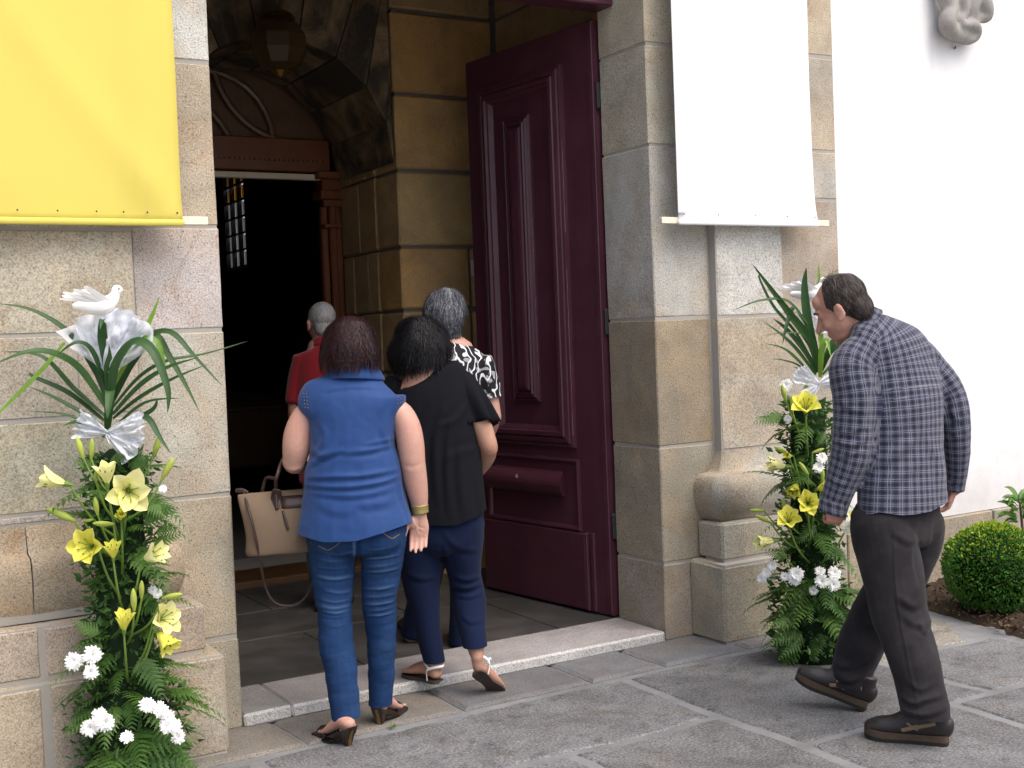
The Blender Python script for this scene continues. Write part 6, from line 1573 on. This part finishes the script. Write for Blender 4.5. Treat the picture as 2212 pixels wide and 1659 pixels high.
    me = remesh(bm, .005, 2); mesh_obj('body', me, M_SKIN3, t); eyes(hc, fw, hup, t, 1.06)
    # hair: thinning, receded
    rt2 = fw.cross(hup).normalized(); up2 = rt2.cross(fw).normalized()
    bm = bmesh.new(); ball(bm, hc+up2*.036-fw*.014, .081, .103, .093, rt2, fw, up2, 20); ball(bm, hc-up2*.028-fw*.060, .066, .05, .066, rt2, fw, up2, 16)
    me = remesh(bm, .0055, 2)
    cut(me, hc+fw*.012+up2*.10, (fw*1.0+up2*.30).normalized()); cut(me, hc+fw*.012-up2*.0, (fw*.80-up2*.60).normalized()); cut(me, hc-up2*.060, (-up2*.9+fw*.3).normalized())
    ripple(me, .0025, 22, 2)
    cr = hc+up2*.12-fw*.05
    def flow(p): return (p-cr).normalized()*.8-UP*.45-fw*.25
    hair_obj('hair', me, t, hairmat('thinning_brown_hair', (.012, .009, .008), (.038, .030, .026), (.15, .13, .115), .6), 6000, .034, flow, 44, .0035, .0007, 1)
    # a few stray hairs on the crown
    rnd = random.Random(8); bm = bmesh.new()
    for k in range(26):
        p = hc+up2*.128-fw*rnd.uniform(-.03, .06)+rt2*rnd.uniform(-.05, .05); e = p+UP*rnd.uniform(.008, .03)+RGT*rnd.uniform(.0, .035); tube(bm, [p, p.lerp(e, .5)+UP*.008, e], [.0006, .0005, .0003], n=4, k=2)
    o = bm_obj('stray_hair', bm, bpy.data.materials['thinning_brown_hair'], t); o['kind'] = 'stuff'
    # eyebrows
    for s in (-1, 1):
        bm = bmesh.new(); tube(bm, [hc+(rt2*s*.014+fw*.096+up2*.026)*1.06, hc+(rt2*s*.034+fw*.091+up2*.031)*1.06, hc+(rt2*s*.05+fw*.075+up2*.024)*1.06], [(.003, .005)]*3, up2, 6, 3); bm_obj('eyebrow', bm, bpy.data.materials['thinning_brown_hair'], t)
    # shoes
    def shoe(heel, toe, tilt=0.0):
        d = (toe-heel); d.z = d.z if tilt else 0; d.normalize(); L = .295; s = d.cross(UP).normalized(); u = s.cross(d).normalized(); h0 = heel
        def q(x, y, z): return h0+d*x*L+s*y+u*z
        sole_w = [(.0, .030), (.08, .036), (.25, .036), (.45, .038), (.65, .048), (.80, .050), (.92, .040), (1.0, .018)]
        def sole(z0, z1, grow):
            bm = bmesh.new(); lo, hi = [], []
            pr = spline([(-.02, .012)]+sole_w+[(1.015, .004)], 3)
            for z, lst in ((z0, lo), (z1, hi)):
                for x, w_ in pr: lst.append(bm.verts.new(q(x, w_*grow, z+.016*max(0, x-.72)**1.5*3.0)))
                for x, w_ in pr[::-1]: lst.append(bm.verts.new(q(x, -w_*grow, z+.016*max(0, x-.72)**1.5*3.0)))
            n = len(lo)
            for i in range(n): j = (i+1) % n; bm.faces.new((lo[i], lo[j], hi[j], hi[i]))
            bm.faces.new(lo[::-1]); bm.faces.new(hi); return bm
        M_TREAD = bpy.data.materials.get('rubber_tread') or plain('rubber_tread', (.018, .016, .015), .8, .3, 0, .2, 80, .3)
        M_MID = bpy.data.materials.get('tan_midsole') or plain('tan_midsole', (.070, .048, .030), .7, .3, 0, .25, 60, .2)
        M_UP = bpy.data.materials.get('dark_shoe_leather') or plain('dark_shoe_leather', (.020, .016, .016), .42, .45, 0, .3, 60, .3)
        bm = bmesh.new(); H = .072
        tube(bm, [q(.02, 0, .060), q(.12, 0, .070), q(.30, 0, .072), q(.45, 0, .068), q(.62, 0, .055), q(.80, 0, .050), q(.93, 0, .044)], [(.031, .050), (.037, .062), (.039, .064), (.041, .056), (.047, .042), (.048, .035), (.036, .026)], s, 18, 4)
        tube(bm, [q(.14, 0, .08), q(.15, 0, .135)], [(.039, .052), (.041, .055)], s, 16, 2, capk=.2)
        me = remesh(bm, .006, 2); cut(me, q(.5, 0, .034), -u); o = mesh_obj('shoe', me, M_UP, t)
        bm_obj('midsole', sole(.013, .037, 1.0), M_MID, o); tr = sole(.0, .014, 1.02); bm_obj('tread', tr, M_TREAD, o)
        # light side bands
        for sg in (-1, 1):
            sv = BVHTree.FromPolygons([tuple(v) for v in get_v(o.data)], [list(p.vertices) for p in o.data.polygons])
            for pts, w_ in (([(.10, .085), (.22, .082), (.36, .060), (.50, .042)], .008), ([(.33, .046), (.40, .066), (.45, .088)], .005), ([(.44, .046), (.40, .060), (.34, .078)], .0035)):
                pp = []
                for x, z in pts:
                    h = sv.find_nearest(q(x, sg*.10, z)); pp.append((h[0]+h[1]*.0012) if h[0] is not None else q(x, sg*.05, z))
                bm = bmesh.new(); tube(bm, pp, [(w_, .0016)]*len(pp), u, 8, 4); bm_obj('side_band', bm, bpy.data.materials.get('tan_side_band') or plain('tan_side_band', (.20, .14, .085), .6), o, True)
        for k in range(4):
            bm = bmesh.new(); x = .42+.06*k; z = .112-.012*k; tube(bm, [q(x, -.028, z-.02), q(x+.01, 0, z-.004), q(x, .028, z-.02)], [.0028]*3, n=6, k=3); bm_obj('lace', bm, M_TREAD, o, True)
        return o
    hA = on_z(2046, 1608); tA = on_z(1884, 1592); shoe(hA, tA)
    hB = on_z(1868, 1531, .006); tB = P(1722, 1470, 5.03); shoe(hB, tB, 1)
plaid_man()

# ---------------------------------------------------------------- handbag
def handbag():
    t = thing('handbag', 'beige handbag with dark brown handles hanging from the arm of the woman in blue', 'handbag')
    D = 4.95; C = lambda x, y, dd=0: P(x, y, D+dd)
    canvas = fabric('beige_canvas', (.165, .118, .080), .12, .7, bump=.12, sheen=0); brown = plain('brown_handle_leather', (.040, .022, .020), .45, .45, 0, .25, 60, .3)
    # rings of the body from bottom to top; wide along the picture, about 14 cm deep
    vs, fs = [], []; n = 40; lv = [(1190, 556, 712, .058), (1186, 536, 722, .070), (1150, 536, 722, .072), (1110, 528, 724, .062), (1085, 521, 722, .045), (1066, 516, 718, .022), (1060, 516, 716, .012)]
    lv = spline(lv, 4)
    for y, x0, x1, dp in lv:
        for i in range(n):
            a = 2*math.pi*i/n; e = 3.6; ca = math.copysign(abs(math.cos(a))**(2/e), math.cos(a)); sa = math.copysign(abs(math.sin(a))**(2/e), math.sin(a))
            xm = (x0+x1)/2; vs.append(C(xm+ca*(x1-x0)/2, y-ca*7+8*(1 if False else 0), 0)+AWAY*(sa*dp)+AWAY*(ca*.02)+Vector((0, 0, 1))*(.004*noise.noise(Vector((ca*2, y*.02, sa)))))
    m = len(lv)
    for j in range(m-1):
        for i in range(n): k = (i+1) % n; fs.append((j*n+i, j*n+k, (j+1)*n+k, (j+1)*n+i))
    fs.append(tuple(range(n))[::-1]); fs.append(tuple((m-1)*n+i for i in range(n)))
    body = raw_obj('bag_body', vs, fs, canvas, t, True)
    bv = BVHTree.FromPolygons([tuple(v) for v in get_v(body.data)], [list(p.vertices) for p in body.data.polygons])
    def on(x, y, off=.002):
        dr = (P(x, y, 1)-EYEP).normalized(); h = bv.ray_cast(EYEP, dr); return (h[0]-dr*off) if h[0] is not None else C(x, y, -.06)
    def sheet(name, grid, mat):
        vv, ff = [], []; w_ = len(grid[0])
        for r_ in grid: vv += [on(*q) for q in r_]
        for j in range(len(grid)-1):
            for i in range(w_-1): a = j*w_+i; ff.append((a, a+1, a+w_+1, a+w_))
        o = raw_obj(name, vv, ff, mat, t, True); md = o.modifiers.new('thickness', 'SOLIDIFY'); md.thickness = .002; return o
    sheet('brown_flap', [[(608+i*12, 1072+j*9-i*.8) for i in range(9)] for j in range(4)], brown)
    for (xa, ya), dd in (((598, 1082), -.075), ((566, 1066), .05)):
        top = F2 = FB(612, 1000, .05 if dd < 0 else .10)
        a0 = on(xa, ya+16, .004) if dd < 0 else C(xa, ya, .05); a1 = on(700, ya, .004) if dd < 0 else C(690, ya-4, .05)
        bm = bmesh.new(); tube(bm, [a0, a0.lerp(top, .35)+RGT*-.012+UP*.02, FB(598, 1030, -.03 if dd < 0 else .06), FB(618, 984, .05 if dd < 0 else .10), FB(662, 1000, .04 if dd < 0 else .08), a1.lerp(FB(675, 1030, 0), .4), a1], [.0075]*7, RGT, 8, 4); bm_obj('handle', bm, brown, t, True)
    bm = bmesh.new(); tube(bm, [on(598, 1058, .004), on(597, 1078, .004), on(600, 1098, .004)], [(.018, .004), (.022, .004), (.008, .003)], RGT, 10, 4); bm_obj('handle_tab', bm, brown, t, True)
    bm = bmesh.new(); tube(bm, [on(610, 1098), on(650, 1095), on(655, 1095)], [.0018]*3, n=6, k=3); bm_obj('zip', bm, plain('zip_teeth', (.10, .075, .06), .5), t)
    bm = bmesh.new(); tube(bm, [on(612, 1106, .004), on(616, 1122, .005), on(622, 1144, .005)], [(.005, .002), (.0065, .002), (.0055, .002)], RGT, 8, 3); bm_obj('zip_pull', bm, brown, t, True)
    bm = bmesh.new(); ball(bm, on(611, 1102, .004), .005, .003, .005, seg=10); bm_obj('zip_ring', bm, M_BRASS, t, True)
    bm = bmesh.new(); tube(bm, [C(512, 1060), C(524, 1060, -.01), C(534, 1063, -.02)], [(.010, .008), (.011, .009), (.006, .006)], UP, 10, 3); bm_obj('corner_tab', bm, brown, t, True)
    bm = bmesh.new(); tube(bm, [C(529, 1066, -.02)+Vector((0, 0, .009)), C(535, 1070, -.02), C(530, 1076, -.02), C(525, 1070, -.02), C(529, 1066, -.02)+Vector((0, 0, .009))], [.0025]*5, n=6, k=4); bm_obj('strap_ring', bm, M_BRASS, t, True)
    bm = bmesh.new(); tube(bm, [C(530, 1076, -.03), C(540, 1110, -.085), C(552, 1160, -.09), C(560, 1200, -.07), C(572, 1262, -.03), C(590, 1298, -.02), C(620, 1309, -.01), C(650, 1300, .0), C(672, 1268, .01), C(690, 1210, .02)], [(.0075, .0055)]*10, AWAY, 8, 5); bm_obj('shoulder_strap', bm, brown, t, True)
handbag()
